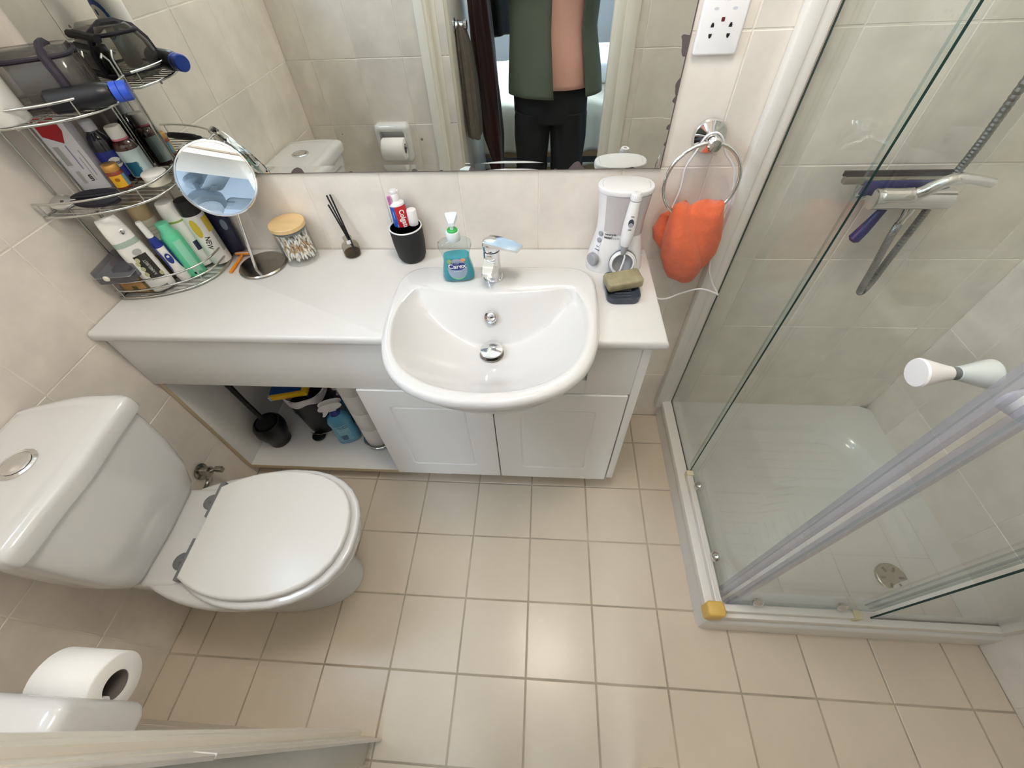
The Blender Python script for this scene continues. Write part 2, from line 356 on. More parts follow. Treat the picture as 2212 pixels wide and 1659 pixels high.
for x0, x1, kx in ((-0.489, -0.1125, .15), (-0.1095, 0.2580, -.15)):
    d, M, w_, h_ = door('door', x0, x1, 0.090, 0.5745)
    g = G(); lathe(g, [(.006, 0), (.006, .008), (.013, .012), (.015, .018), (.013, .023), (.001, .025)], 20, M=M @ T(kx, h_ / 2 - .045, 0)); obj('knob', g, m_plas, d)
# plinth set back under the unit
g = G(); box(g, -1.086, 0.255, -0.20, -0.19, 0.0, 0.061); vpart('plinth', g, m_lam)

# ------------------------------------------------------------------ basin outline (half recessed into the worktop)
bo = spline([(-.095, -.563), (-.02, -.556), (.06, -.525), (.115, -.473), (.146, -.40), (.158, -.31), (.160, -.22), (.152, -.152), (.12, -.116), (.05, -.1065), (-.095, -.105), (-.24, -.1065), (-.312, -.116), (-.344, -.152), (-.352, -.22), (-.350, -.31), (-.338, -.40), (-.307, -.473), (-.252, -.525), (-.172, -.556)], 6)
bi = spline([(-.097, -.530), (-.02, -.521), (.05, -.490), (.1, -.435), (.124, -.36), (.126, -.285), (.110, -.225), (.090, -.202), (.03, -.214), (-.098, -.224), (-.225, -.214), (-.284, -.202), (-.304, -.225), (-.320, -.285), (-.318, -.36), (-.294, -.435), (-.244, -.490), (-.175, -.521)], 6)
BC = (-.101, -.318)
def hit(poly, th):
    dx, dy = math.cos(th), math.sin(th); best = None
    for i in range(len(poly)):
        x1, y1 = poly[i - 1][0] - BC[0], poly[i - 1][1] - BC[1]; x2, y2 = poly[i][0] - BC[0], poly[i][1] - BC[1]
        d = dx * (y2 - y1) - dy * (x2 - x1)
        if abs(d) < 1e-12: continue
        t_ = (x1 * (y2 - y1) - y1 * (x2 - x1)) / d; u = (x1 * dy - y1 * dx) / d
        if t_ > 0 and -1e-9 <= u <= 1 + 1e-9: best = t_ if best is None else max(best, t_)
    return best
basin = thing('wash_basin', 'white ceramic semi-recessed wash basin set into the worktop', 'basin', (BC[0], BC[1], CT))
NB = 120; ths = [2 * PI * i / NB for i in range(NB)]; RO = [hit(bo, a) for a in ths]; RI = [hit(bi, a) for a in ths]
RZ = 0.018  # rim height above the worktop
rings = []
def ring(fr, fz): rings.append([(fr(i) * math.cos(ths[i]), fr(i) * math.sin(ths[i]), fz(i)) for i in range(NB)])
def back(i): return max(0.0, math.sin(ths[i])) ** 0.6
bi2 = spline([p for p in [(-.097, -.530), (-.02, -.521), (.05, -.490), (.1, -.435), (.124, -.36), (.132, -.285), (.126, -.215), (.095, -.155), (.03, -.125), (-.098, -.115), (-.225, -.125), (-.290, -.155), (-.320, -.215), (-.326, -.285), (-.318, -.36), (-.294, -.435), (-.244, -.490), (-.175, -.521)]], 6)
R2 = [hit(bi2, a) for a in ths]
def bowl_z(r, i):
    x, y = BC[0] + r * math.cos(ths[i]), BC[1] + r * math.sin(ths[i])
    zb = .112 * min(1.0, max(0.0, (r - .0235) / (R2[i] - .0235))) ** 1.9
    zp = .112 - 1.75 * max(0.0, (-.2245 + .64 * (x + .098) ** 2) - y)
    k = .006; h = max(0.0, min(1.0, .5 + .5 * (zp - zb) / k)); return -.100 + zb * (1 - h) + zp * h + k * h * (1 - h)
for q_ in range(25):
    s_ = q_ / 24
    ring(lambda i: .0235 + (RI[i] - .0235) * s_, lambda i: min(.0125, bowl_z(.0235 + (RI[i] - .0235) * s_, i)))
ring(lambda i: RI[i] + .003, lambda i: .0158); ring(lambda i: RI[i] + .008, lambda i: .0185)
ring(lambda i: RI[i] + .35 * (RO[i] - RI[i]) + .004, lambda i: RZ)
ring(lambda i: RO[i] - .013, lambda i: RZ); ring(lambda i: RO[i] - .006, lambda i: RZ - .0022); ring(lambda i: RO[i] - .002, lambda i: RZ - .007); ring(lambda i: RO[i], lambda i: RZ - .014)
ring(lambda i: RO[i], lambda i: RZ - .021)
ring(lambda i: RO[i] - .004, lambda i: -.010); ring(lambda i: RO[i] - .014, lambda i: -.018)
ring(lambda i: RO[i] * .90, lambda i: -.045); ring(lambda i: RO[i] * .80, lambda i: -.085); ring(lambda i: RO[i] * .62, lambda i: -.125); ring(lambda i: RO[i] * .35, lambda i: -.142)
g = G(); loft(g, rings, cap0=False); obj('bowl', g, m_cer, basin, 50)
Mp = T(0, .010, -.098)
g = G(); lathe(g, [(.0245, -.002), (.0245, .001), (.030, .0025), (.031, .0015)], 32, M=T(0, 0, -.099)); lathe(g, [(.024, -.04), (.024, .0)], 24, M=T(0, 0, -.099)); w0 = obj('waste_ring', g, m_chrome_d, basin)
g = G(); lathe(g, [(.008, -.02), (.008, .008), (.0255, .009), (.029, .0115), (.0275, .0145), (.016, .0165), (.001, .017)], 36, M=T(0, 0, -.096)); obj('plug', g, m_chrome, basin)
g = G(); th0 = PI / 2; Mo = T(-.003, .0615, -.030, rx=1.02)
lathe(g, [(.001, .0045), (.007, .004), (.0115, .002), (.0125, .004), (.0155, .0045), (.0165, .002), (.0165, -.004)], 28, M=Mo); obj('overflow_ring', g, m_chrome, basin)
# ------------------------------------------------------------------ worktop with the cut-out for the basin
cut = [(x, y) for x, y in offset(bo, .0015)]
cut = [p for p in cut if p[1] > -.3705]
left = [p for p in cut if p[0] < BC[0]]; right = [p for p in cut if p[0] >= BC[0]]
left.sort(key=lambda p: math.atan2(p[1] - BC[1], -(p[0] - BC[0]))); right.sort(key=lambda p: -math.atan2(p[1] - BC[1], p[0] - BC[0]))
o = [(-1.0865, -.369)] + [(left[0][0] + .001, -.369)] + left + right + [(right[-1][0], -.369)] + [(.308, -.369), (.308, -.004), (-1.0865, -.004)]
g = G(); R = []
b = .007
def inset_front(o, d):
    return [(x - (d if x > .3 else 0), y + (d if y < -.3685 else 0)) for x, y in o]
for z, d in ((CT - .027, .006), (CT - .024, .002), (CT - .017, 0), (CT - .008, 0), (CT - .003, .002), (CT, .007)): R.append([(x, y, z) for x, y in inset_front(o, d)])
loft(g, R); wt = tag(obj('worktop', g, m_top, None, 50), 'long white worktop with rounded front edge and the basin let into it', 'worktop')
# ------------------------------------------------------------------ toilet (close-coupled, cistern against the left wall)
toi = thing('toilet', 'white close-coupled toilet with closed lid against the left wall', 'toilet', (-0.83, -0.708, 0), (0, 0, math.radians(2.5)))
def tp(pts): return pts
# local x = away from the wall
def dshape(x0, x1, hw0, hw, n=14, flat=0.0, px=2.25):
    """plan outline: flat back edge at x0 (half width hw0), bulging to hw, round tip at x1 (counter-clockwise)"""
    xm = x0 + (x1 - x0) * .46; o = []
    for i in range(n + 1):
        a = -PI / 2 + PI * i / n
        c, s_ = math.cos(a), math.sin(a)
        o.append((xm + (x1 - xm) * abs(c) ** (2 / px), hw * math.copysign(abs(s_) ** (2 / px), s_)))
    for i in range(1, n // 2 + 1):
        k = i / (n // 2); o.append((xm + (x0 - xm) * k, hw + (hw0 - hw) * k ** 2.3))
    for i in range(n // 2, 0, -1):
        k = i / (n // 2); o.append((xm + (x0 - xm) * k, -(hw + (hw0 - hw) * k ** 2.3)))
    return o
def sect(x0, x1, hw0, hw, z): return [(x, y, z) for x, y in dshape(x0, x1, hw0, hw)]
g = G()
loft(g, [sect(-.18, .278, .100, .106, 0.0), sect(-.18, .281, .100, .108, .012), sect(-.18, .272, .097, .101, .03), sect(-.18, .250, .094, .089, .10), sect(-.18, .246, .092, .086, .17), sect(-.16, .268, .10, .097, .235),
         sect(-.12, .335, .112, .142, .30), sect(-.10, .376, .120, .167, .345), sect(-.10, .388, .124, .174, .370), sect(-.10, .389, .124, .1745, .392), sect(-.10, .385, .122, .171, .402), sect(-.098, .375, .118, .162, .406)])
obj('pan', g, m_cer, toi, 50)
g = G(); slab(g, rrect(-.085, 0, .16, .252, .03, 4), .34, .4105, .010, 3); slab(g, rrect(-.14, 0, .17, .20, .03, 4), .0, .345, .004, 2); obj('shelf', g, m_cer, toi, 50)
g = G(); slab(g, dshape(-.002, .398, .120, .178), .407, .426, .008, 4); obj('seat', g, m_cer, toi, 50)
g = G(); o = dshape(.0, .381, .116, .163); slab(g, o, .4275, .4465, .008, 4); obj('lid', g, mat('seat_plastic', (230, 230, 228), .3), toi, 50)
for y in (.085, -.070):
    g = G(); lathe(g, [(.001, 0), (.021, 0), (.021, .004), (.016, .007), (.001, .008)], 24, M=T(-.030, y, .4105)); tube(g, [(-.03, y, .416), (-.012, y, .424), (.004, y, .426)], .006, 8); box(g, -.013, .001, y - .050, y + .050, .411, .436, .002)
    obj('hinge', g, m_rub, toi, label='grey plastic seat hinge')
# cistern
def cs(xb, xf, hwb, hwf, bow, z, n=8):
    """plan of the cistern: narrower at the wall (xb), wide and gently bowed at the front (xf)"""
    c = [(xb, -hwb), (xb + (xf - xb) * .45, -hwf * .97), (xf - .045, -hwf), (xf - .016, -hwf + .003), (xf - .003, -hwf + .018), (xf, -hwf * .45), (xf + bow, 0), (xf, hwf * .45), (xf - .003, hwf - .018), (xf - .016, hwf - .003), (xf - .045, hwf), (xb + (xf - xb) * .45, hwf * .97), (xb, hwb)]
    s_ = spline(c, 4, closed=False); return [(x, y, z) for x, y in s_]
g = G()
loft(g, [cs(-.252, -.112, .10, .124, .003, .408), cs(-.252, -.100, .105, .132, .003, .416), cs(-.252, -.088, .115, .142, .004, .44), cs(-.253, -.066, .125, .158, .005, .52), cs(-.253, -.051, .128, .167, .005, .62), cs(-.253, -.046, .130, .170, .005, .70), cs(-.253, -.046, .130, .170, .005, .7325)])
cis = obj('cistern', g, m_cer, toi, 50)
g = G()
L = lambda d, z: cs(-.253 + d * .2, -.033 - d, .138 - d * .5, .180 - d, .005, z)
loft(g, [L(.006, .7345), L(.001, .737), L(0, .742), L(0, .763), L(.003, .772), L(.012, .779), L(.026, .7815), L(.034, .7805), L(.040, .7815), L(.07, .783)])
lid = obj('cistern_lid', g, m_cer, toi, 50)
g = G(); lathe(g, [(.034, -.002), (.034, .002), (.030, .0045), (.0265, .0035), (.0262, .001)], 36, M=T(-.145, 0, .783)); lathe(g, [(.0255, 0), (.0255, .004), (.022, .0055), (.001, .0065)], 32, M=T(-.145, 0, .783))
obj('flush_button', g, m_chrome, lid)
# isolating valve and supply pipe beside the cistern
t = thing('water_valve', 'tarnished isolating valve on the left wall behind the toilet', 'valve', (-1.0868, -.462, .262))
g = G(); lathe(g, [(.026, 0), (.026, .003), (.015, .006), (.013, .018), (.017, .019), (.017, .034), (.001, .037)], 20, M=T(ry=PI / 2)); obj('body', g, m_chrome_d, t)
g = G(); tube(g, [(.034, .0, 0), (.050, .010, 0)], .006, 8); box(g, .046, .072, .002, .018, -.010, .009, .003); obj('lever', g, m_chrome_d, t)
g = G(); tube(g, spline([(.022, 0, -.008), (.022, -.010, -.022), (.022, -.035, -.03), (.03, -.075, -.02), (.05, -.11, .02)], 5, False), .0065, 8); lathe(g, [(.009, 0), (.009, .014)], 6, M=aim((.022, -.004, -.012), (.022, -.02, -.026))); obj('pipe', g, m_chrome_d, t)
# ------------------------------------------------------------------ shower
tray = thing('shower_tray', 'square white shower tray with ribbed floor in the right back corner', 'shower tray', (.91, -.39, 0))
TO = Matrix.Translation((-.91, .39, 0))
X0, X1, Y0, Y1 = .510, XR, -.787, 0.0
g = G(); o = [(X0 + .02, Y0)] + [(X1, Y0), (X1, Y1), (X0, Y1)] ; o = [(X0, Y1), (X0, Y0 + .018), (X0 + .005, Y0 + .005), (X0 + .018, Y0), (X1, Y0), (X1, Y1)]
inn = rrect(.905, -.392, .615, .600, .12, 5)
def oring(d, z): return [(x + (d if x < X0 + .001 else (d * .7 if x < X0 + .01 else 0)), y + (d if y < Y0 + .001 else (d * .7 if y < Y0 + .01 else 0)), z) for x, y in o]
loft(g, [oring(0, 0), oring(0, .078), oring(.002, .088), oring(.008, .094), oring(.014, .095)], cap0=False, cap1=False)
# rim top with the recessed floor: bridge by rings of equal count
N = 24; th = [2 * PI * (i + .5) / N for i in range(N)]
def sq(h): # square boundary sampled by angle
    r = []
    for a in th:
        c, s_ = math.cos(a), math.sin(a); hx0, hx1, hy0, hy1 = .905 - X0 - h, X1 - .905, -.392 - Y0 - h, .392
        k = min((hx1 / c if c > 0 else -hx0 / c if c < 0 else 9), (hy1 / s_ if s_ > 0 else -hy0 / s_ if s_ < 0 else 9)); r.append((.905 + c * k, -.392 + s_ * k))
    return r
def rr(h, rad):
    p = ell(.905, -.392, .3075 - h, .300 - h, N, 5.0); 
    return [(.905 + (.3075 - h) * math.copysign(abs(math.cos(a)) ** (2 / 4.5), math.cos(a)), -.392 + (.300 - h) * math.copysign(abs(math.sin(a)) ** (2 / 4.5), math.sin(a))) for a in th]
N = 96; th = [2 * PI * (i + .5) / N for i in range(N)]
loft(g, [[(x, y, .095) for x, y in sq(.014)], [(x, y, .095) for x, y in rr(-.01, 1)], [(x, y, .092) for x, y in rr(0, 1)], [(x, y, .075) for x, y in rr(.012, 1)], [(x, y, .066) for x, y in rr(.020, 1)], [(x, y, .064) for x, y in rr(.028, 1)],
         [(x, y, .058) for x, y in rr(.034, 1)], [(x, y, .056) for x, y in rr(.045, 1)]], cap0=False)
obj('tray', G().add(g.v, g.f, g.m, TO), m_cer, tray, 40)
ribs = []
for i in range(13):
    y = -.15 - i * .036; x0 = .66; 
    if i < 6: ribs.append(((.74 + i * .012, y + .03), (1.11, y + .03)))
    else: ribs.append(((.645, y - .0), (.80 - (i - 6) * .012, y)))
for i in range(9): ribs.append(((.70 + i * .028, -.62 + (i % 2) * .004), (.70 + i * .028, -.50 + i * .010)))
for i in range(5): ribs.append(((.76 + .03 * i, -.44 + .03 * i), (.86 + .03 * i, -.36 + .03 * i - .06)))
for (a, b_) in ribs:
    g = G(); tube(g, [(a[0], a[1], 0.0546), (b_[0], b_[1], .0546)], .0030, 6, M=TO @ T(s=(1, 1, 1))); obj('rib', g, m_cer, tray)
g = G(); lathe(g, [(.001, .064), (.010, .0645), (.014, .0635), (.041, .0655), (.044, .0635), (.044, .054)], 32, M=TO @ T(1.106, -.630, 0)); dr = obj('drain', g, m_chrome_d, tray)
g = G()
for k in range(6): box(g, .020, .034, -.003, .003, 0.0650, .0662, M=TO @ T(1.106, -.630, 0, rz=k * PI / 3))
obj('drain_slots', g, m_black, dr)
# enclosure: corner entry, two fixed panes and two sliding doors
enc = thing('shower_enclosure', 'glass corner-entry shower enclosure in a white metal frame', 'shower enclosure', (.53, -.77, .095))
EO = Matrix.Translation((-.53, .77, -.095))
def ep(name, g, m, par=None, **k): return obj(name, G().add(g.v, g.f, g.m, EO), m, par or enc, **k)
HT = 1.95
def pane(name, x0, x1, y0, y1, z0, z1, par=None, edge=None):
    g = G(); v = [(x, y, z) for z in (z0, z1) for x, y in ((x0, y0), (x1, y0), (x1, y1), (x0, y1))]
    f = [(0, 3, 2, 1), (4, 5, 6, 7), (0, 1, 5, 4), (1, 2, 6, 5), (2, 3, 7, 6), (3, 0, 4, 7)]
    thin_x = (x1 - x0) < (y1 - y0); big = (3, 5) if thin_x else (2, 4)
    g.add(v, f, [0 if i in big else 1 for i in range(6)]); return ep(name, g, [m_glass, edge or m_gedge], par, smooth=0)
g = G(); box(g, .505, .545, -.765, -.002, .0955, .128, .002); box(g, .528, .546, -.755, -.34, .1275, .150, .002); box(g, .531, .534, -.75, -.345, .149, .152); box(g, .540, .543, -.75, -.345, .149, .152); ep('bottom_rail', g, m_alu)
g = G(); box(g, .545, XR - .001, -.778, -.745, .0955, .128, .002); box(g, .545, .905, -.766, -.748, .1275, .150, .002); ep('bottom_rail', g, m_alu)
g = G(); box(g, .505, .550, -.778, -.002, HT, HT + .04, .003); box(g, .55, XR - .001, -.778, -.735, HT, HT + .04, .003); ep('top_rail', g, m_alu)
g = G(); box(g, .483, .512, -.030, -.001, .095, HT, .002); ep('wall_profile', g, m_alu)
g = G(); box(g, .5125, .536, -.026, -.001, .128, HT, .002); ep('wall_profile', g, m_alu)
g = G(); box(g, XR - .032, XR - .001, -.778, -.748, .128, HT, .002); ep('wall_profile', g, m_alu)
m_yel = mat('yellowed_plastic', (226, 188, 100), 0.4)
g = G(); slab(g, rrect(.524, -.762, .048, .040, .010, 4), .0985, .158, .006, 3); ep('corner_cap', g, m_yel, label='yellowed plastic corner cap')
g = G(); box(g, .527, .549, -.357, -.339, .1275, .1565, .002); ep('end_clip', g, mat('aged_clip', (228, 220, 190), .5))
g = G(); box(g, .888, .906, -.769, -.746, .1275, .1565, .002); ep('end_clip', g, mat('aged_clip2', (212, 204, 170), .5))
pane('fixed_pane', .539, .5435, -.338, -.024, .128, HT); pane('fixed_pane', .945, XR - .03, -.7605, -.756, .128, HT)
m_seal = clear('seal_plastic', (.86, .86, .90), body=.22, bcol=(214, 214, 224), ior=1.75, rough=.16)
d1 = pane('sliding_door', .5545, .5595, -.708, -.300, .128, HT - .01, edge=m_gedge2); d2 = pane('sliding_door', .566, .962, -.7425, -.7375, .128, HT - .01, edge=m_gedge2)
def sealbar(pts, par):
    g = G(); loft(g, [[(x, y, z) for x, y in pts] for z in (.128, HT - .01)]); ep('seal', g, m_seal, par, smooth=0)
sealbar([(.548, -.724), (.556, -.727), (.562, -.712), (.562, -.700), (.552, -.700), (.5505, -.712)], d1)
sealbar([(.556, -.736), (.563, -.731), (.578, -.735), (.578, -.745), (.566, -.746)], d2)
sealbar([(.951, -.7365), (.962, -.7365), (.962, -.7305), (.951, -.7335)], d2)
def knobs(par, p, ax):
    for s_ in (1, -1):
        g = G(); M = EO @ T(*p) @ (Euler((0, -s_ * PI / 2, 0)) if ax == 'x' else Euler((s_ * PI / 2, 0, 0))).to_matrix().to_4x4()
        lathe(g, [(.007, .003), (.0095, .005), (.0115, .014), (.0185, .038), (.0195, .043), (.018, .0455), (.001, .046)], 28, M=M); obj('knob', g, m_plas, par)
    g = G(); lathe(g, [(.0085, -.006), (.0085, .006)], 16, M=EO @ T(*p) @ (Euler((0, PI / 2, 0)) if ax == 'x' else Euler((PI / 2, 0, 0))).to_matrix().to_4x4()); obj('washer', g, m_rub, par)
knobs(d1, (.557, -.656, 1.030), 'x'); knobs(d2, (.606, -.740, 1.030), 'y')
for x, y in ((.563, -.398), (.563, -.625)):
    g = G(); lathe(g, [(.001, -.008), (.010, -.007), (.0145, -.002), (.0145, .004), (.008, .009), (.001, .010)], 20, M=EO @ T(x - .012, y, .163, ry=-PI / 2 + .5)); obj('roller', g, m_chrome, d1)
for x in (.621, .843):
    g = G(); lathe(g, [(.001, -.008), (.010, -.007), (.0145, -.002), (.0145, .004), (.008, .009), (.001, .010)], 20, M=EO @ T(x + .015, -.742, .166, rx=PI / 2 - .5)); obj('roller', g, m_chrome, d2)
# mixer with hose
mx = thing('shower_mixer', 'chrome shower mixer with a long lever and hanging metal hose', 'shower mixer', (.85, 0, .965))
g = G(); tube(g, [(-.085, -.07, 0), (-.083, -.07, 0), (.078, -.07, 0), (.080, -.07, 0)], [.018, .023, .023, .018], 20)
for x in (-.055, .055): tube(g, [(x, -.004, -.005), (x, -.065, -.003)], .012, 14); lathe(g, [(.030, 0), (.030, .004), (.018, .011), (.014, .012)], 24, M=T(x, -.001, -.005, rx=PI / 2))
obj('body', g, m_chrome, mx)
g = G(); tube(g, spline([(-.072, -.076, .010), (-.02, -.080, .012), (.000, -.086, .022), (.015, -.094, .042), (.035, -.098, .055), (.065, -.098, .056), (.10, -.098, .050), (.118, -.098, .046)], 5, False), [.0165] * 8 + [.0135] * 6 + [.012] * 10 + [.010] * 11 + [.004], 14); obj('lever', g, m_chrome, mx)
g = G(); lathe(g, [(.012, 0), (.012, -.018), (.009, -.03), (.009, -.045)], 18, M=T(.018, -.065, -.016)); obj('hose_outlet', g, m_chrome, mx)
m_hose = mat('steel_hose', (150, 150, 150), .3, metal=.9)
hp = spline([(.868 - .85, -.065, .905 - .965), (.874 - .85, -.062, .86 - .965), (.889 - .85, -.060, .775 - .965), (.900 - .85, -.058, .705 - .965), (.908 - .85, -.056, .692 - .965), (.917 - .85, -.054, .715 - .965), (.920 - .85, -.05, .80 - .965), (.930 - .85, -.04, .90 - .965), (.934 - .85, -.034, .97 - .965), (.930 - .85, -.045, 1.05 - .965), (.92 - .85, -.052, 1.16 - .965), (.905 - .85, -.06, 1.35 - .965), (.87 - .85, -.06, 1.60 - .965), (.85 - .85, -.05, 1.72 - .965)], 26, False)
g = G(); tube(g, hp, [.0078 + (.0011 if i % 2 else 0) for i in range(len(hp))], 10); obj('hose', g, m_hose, mx, 0)
g = G(); tube(g, [(.0, -.012, .62), (.0, -.012, .9)], .009, 12); box(g, -.015, .015, -.012, 0, .63, .66, .004); box(g, -.015, .015, -.012, 0, .86, .89, .004); lathe(g, [(.012, 0), (.012, .03), (.045, .045), (.048, .06), (.001, .062)], 28, M=T(0, -.06, .79, rx=PI / 2 + .5)); obj('hand_shower', g, m_chrome, mx)
# squeegee hanging behind the mixer
sq_ = thing('squeegee', 'blue handled window squeegee hanging behind the shower mixer', 'squeegee', (.80, -.03, .975))
m_navy = mat('navy_plastic', (38, 44, 110), .4)
g = G(); tube(g, [(.045, -.006, .01), (.030, -.012, -.045), (.012, -.016, -.10), (.002, -.018, -.125), (.0, -.018, -.130)], [.007, .008, .013, .014, .008], 12); obj('handle', g, m_navy, sq_)
g = G(); box(g, -.095, .14, -.012, .004, .008, .026, .003); obj('blade_holder', g, m_chrome_d, sq_)
g = G(); box(g, -.05, .12, -.016, -.011, -.014, .018, .002); obj('grip_plate', g, m_navy, sq_)
g = G(); box(g, -.10, .145, -.004, .0, .025, .036); obj('rubber_blade', g, m_black, sq_)
# ------------------------------------------------------------------ wall mirror with bevelled, desilvered edges
def mirror_mat():
    m = bpy.data.materials.new('silvered_mirror'); m.use_nodes = True; nt = m.node_tree; N = nt.nodes.new; L = nt.links.new; p = nt.nodes['Principled BSDF']
    p.inputs['Metallic'].default_value = 1; p.inputs['Roughness'].default_value = 0.0; p.inputs['Base Color'].default_value = (.80, .83, .80, 1)
    tc = N('ShaderNodeTexCoord'); sp = N('ShaderNodeSeparateXYZ'); L(tc.outputs['Object'], sp.inputs[0])
    def mth(op, a, b, c=None):
        n = N('ShaderNodeMath'); n.operation = op
        for i, v in enumerate((a, b, c)):
            if v is None: continue
            if isinstance(v, (int, float)): n.inputs[i].default_value = v
            else: L(v, n.inputs[i])
        return n.outputs[0]
    dz = mth('SUBTRACT', sp.outputs[2], 0.0); dx = mth('SUBTRACT', 0.297, sp.outputs[0]); d = mth('MINIMUM', mth('MULTIPLY', dz, 1.9), dx)
    nz = N('ShaderNodeTexNoise'); nz.inputs['Scale'].default_value = 16; nz.inputs['Detail'].default_value = 2; L(tc.outputs['Object'], nz.inputs['Vector'])
    lim = mth('MULTIPLY', mth('MAXIMUM', mth('SUBTRACT', nz.outputs['Fac'], 0.565), 0.0), 0.15)
    a = mth('LESS_THAN', d, mth('ADD', lim, 0.0025))
    vo = N('ShaderNodeTexVoronoi'); vo.inputs['Scale'].default_value = 16; L(tc.outputs['Object'], vo.inputs['Vector'])
    sc = N('ShaderNodeSeparateColor'); L(vo.outputs['Color'], sc.inputs[0])
    b = mth('MULTIPLY', mth('LESS_THAN', vo.outputs['Distance'], 0.05), mth('GREATER_THAN', sc.outputs[0], 0.72))
    mx = mth('MAXIMUM', a, b)
    df = N('ShaderNodeBsdfPrincipled'); df.inputs['Base Color'].default_value = lin((92, 82, 82)); df.inputs['Roughness'].default_value = .35
    ms = N('ShaderNodeMixShader'); L(mx, ms.inputs[0]); L(p.outputs[0], ms.inputs[1]); L(df.outputs[0], ms.inputs[2]); L(ms.outputs[0], nt.nodes['Material Output'].inputs[0])
    return m
t = thing('wall_mirror', 'large frameless mirror above the worktop with dark worn edges', 'mirror', (0, 0, 1.010), (-.003, 0, 0))
mx0, mx1, mz1 = -1.060, .297, 1.0; bw = .017
g = G(); q = lambda i, y: [(mx0 + i, y, i), (mx1 - i, y, i), (mx1 - i, y, mz1 - i), (mx0 + i, y, mz1 - i)]
loft(g, [q(0, -.0012), q(0, -.00536), q(bw, -.0050)]); obj('glass', g, mirror_mat(), t, 0)
# ------------------------------------------------------------------ shaver socket
t = thing('shaver_socket', 'white shaver socket plate on the tiles right of the wall mirror', 'socket', (.3465, -.001, 1.297))
R90 = T(rx=PI / 2)
g = G(); slab(g, rrect(0, 0, .083, .146, .006, 4), 0, .0095, .004, 3, M=R90); obj('plate', g, m_plas, t)
m_hole = mat('socket_hole', (18, 20, 28), .6)
def hole(o, x, z):
    g = G(); slab(g, [(x + a, z + b) for a, b in o], .0088, .0099, 0, M=R90); obj('slot', g, m_hole, t)
dd = [(-.0030, -.0032), (.0030, -.0032), (.0028, .000), (.0012, .0034), (-.0012, .0034), (-.0028, .000)]
for x in (-.0165, .0165):
    hole(dd, x, -.0265); hole([(-a, -b) for a, b in dd], x, -.0425)
g = G(); slab(g, rrect(0, -.0185, .006, .0062, .001, 2), .0088, .0103, 0, M=R90); obj('indicator_lamp', g, mat('dark_red_lens', (96, 30, 40), .25), t)
m_faint = mat('faint_grey_print', (200, 202, 210), .5)
for x in (-.0165, .0165):
    g = G(); v, f = oval(.009, .0045); g.add([(x + a, b - .0035, .00965) for a, b, _ in v], f, M=R90); obj('lettering', g, m_faint, t, 0)
for s_, z in (('110V', .008), ('230V', .03)):
    g = G(); v, f = text(s_, .006); g.add([(a, b + z, .00965) for a, b, _ in v], f, M=R90); obj('lettering', g, m_faint, t, 0)
# ------------------------------------------------------------------ towel ring, face cloth and flosser cable
t = thing('towel_ring', 'chrome towel ring on a round wall rose', 'towel ring', (.385, 0, 1.078))
g = G(); lathe(g, [(.036, .001), (.036, .004), (.033, .009), (.022, .013), (.013, .017), (.011, .030), (.011, .046), (.015, .048), (.0155, .056), (.012, .060), (.001, .061)], 36, M=T(.002, 0, .0, rx=PI / 2)); obj('rose', g, m_chrome, t)
g = G(); tube(g, [(-.004 + .082 * math.sin(a), -.052 - .006 * (1 - math.cos(a)), -.078 + .082 * math.cos(a)) for a in [2 * PI * i / 64 for i in range(64)]], .0042, 10, True); obj('ring', g, m_chrome, t)
m_tow = mat('orange_terry', (226, 108, 68), .95, noise=.10, nscale=60, bump=1.0, bscale=420, sheen=.3)
def drape(name, prof, amp, ph, seed):
    """hanging cloth: prof = (z, xc, yc, half width, half depth)"""
    rn = random.Random(seed); g = G(); R = []; n = 48
    P = spline([p for p in prof], 5, False) if False else prof
    rows = []
    for k in range(len(prof) - 1):
        for j in range(5):
            tt = j / 5; rows.append([prof[k][i] * (1 - tt) + prof[k + 1][i] * tt for i in range(5)])
    rows.append(list(prof[-1]))
    for (z, xc, yc, hw, hd) in rows:
        r = []
        for i in range(n):
            a = 2 * PI * i / n; f_ = 1 + amp * (math.sin(3 * a + ph + z * 22) * .55 + math.sin(5 * a - z * 31 + ph * 2) * .3 + math.sin(2 * a + z * 50) * .25)
            r.append((xc + hw * math.copysign(abs(math.cos(a)) ** .9, math.cos(a)) * (1 + (f_ - 1) * .5), yc + hd * math.sin(a) * f_, z + .004 * math.sin(a * 2 + ph)))
        R.append(r)
    loft(g, R); return g
cl = thing('face_cloth', 'orange terry face cloth stuffed through the towel ring', 'cloth', (.40, -.06, .74))
CO = Matrix.Translation((-.40, .06, -.74))
a = drape('a', [(.952, .352, -.058, .012, .012), (.946, .352, -.059, .019, .017), (.93, .356, -.062, .027, .023), (.90, .366, -.066, .040, .030), (.86, .376, -.068, .050, .034), (.81, .390, -.066, .054, .034), (.77, .400, -.062, .048, .030), (.742, .405, -.058, .036, .022), (.730, .407, -.056, .016, .010)], .14, 0.4, 1)
g = G().add(a.v, a.f, 0, CO); obj('front_fold', g, m_tow, cl, 180)
a = drape('b', [(.956, .425, -.056, .016, .010), (.952, .420, -.058, .030, .015), (.935, .408, -.062, .044, .021), (.90, .409, -.064, .050, .027), (.86, .418, -.062, .050, .028), (.82, .426, -.060, .044, .027), (.78, .428, -.056, .034, .022), (.752, .426, -.052, .018, .012)], .16, 2.1, 2)
g = G().add(a.v, a.f, 0, CO); obj('side_fold', g, m_tow, cl, 180)
a = drape('c', [(.925, .352, -.036, .012, .010), (.905, .340, -.034, .026, .016), (.87, .336, -.034, .034, .022), (.84, .342, -.034, .032, .020), (.81, .356, -.036, .020, .012)], .14, 1.2, 3)
g = G().add(a.v, a.f, 0, CO); obj('back_fold', g, m_tow, cl, 180)
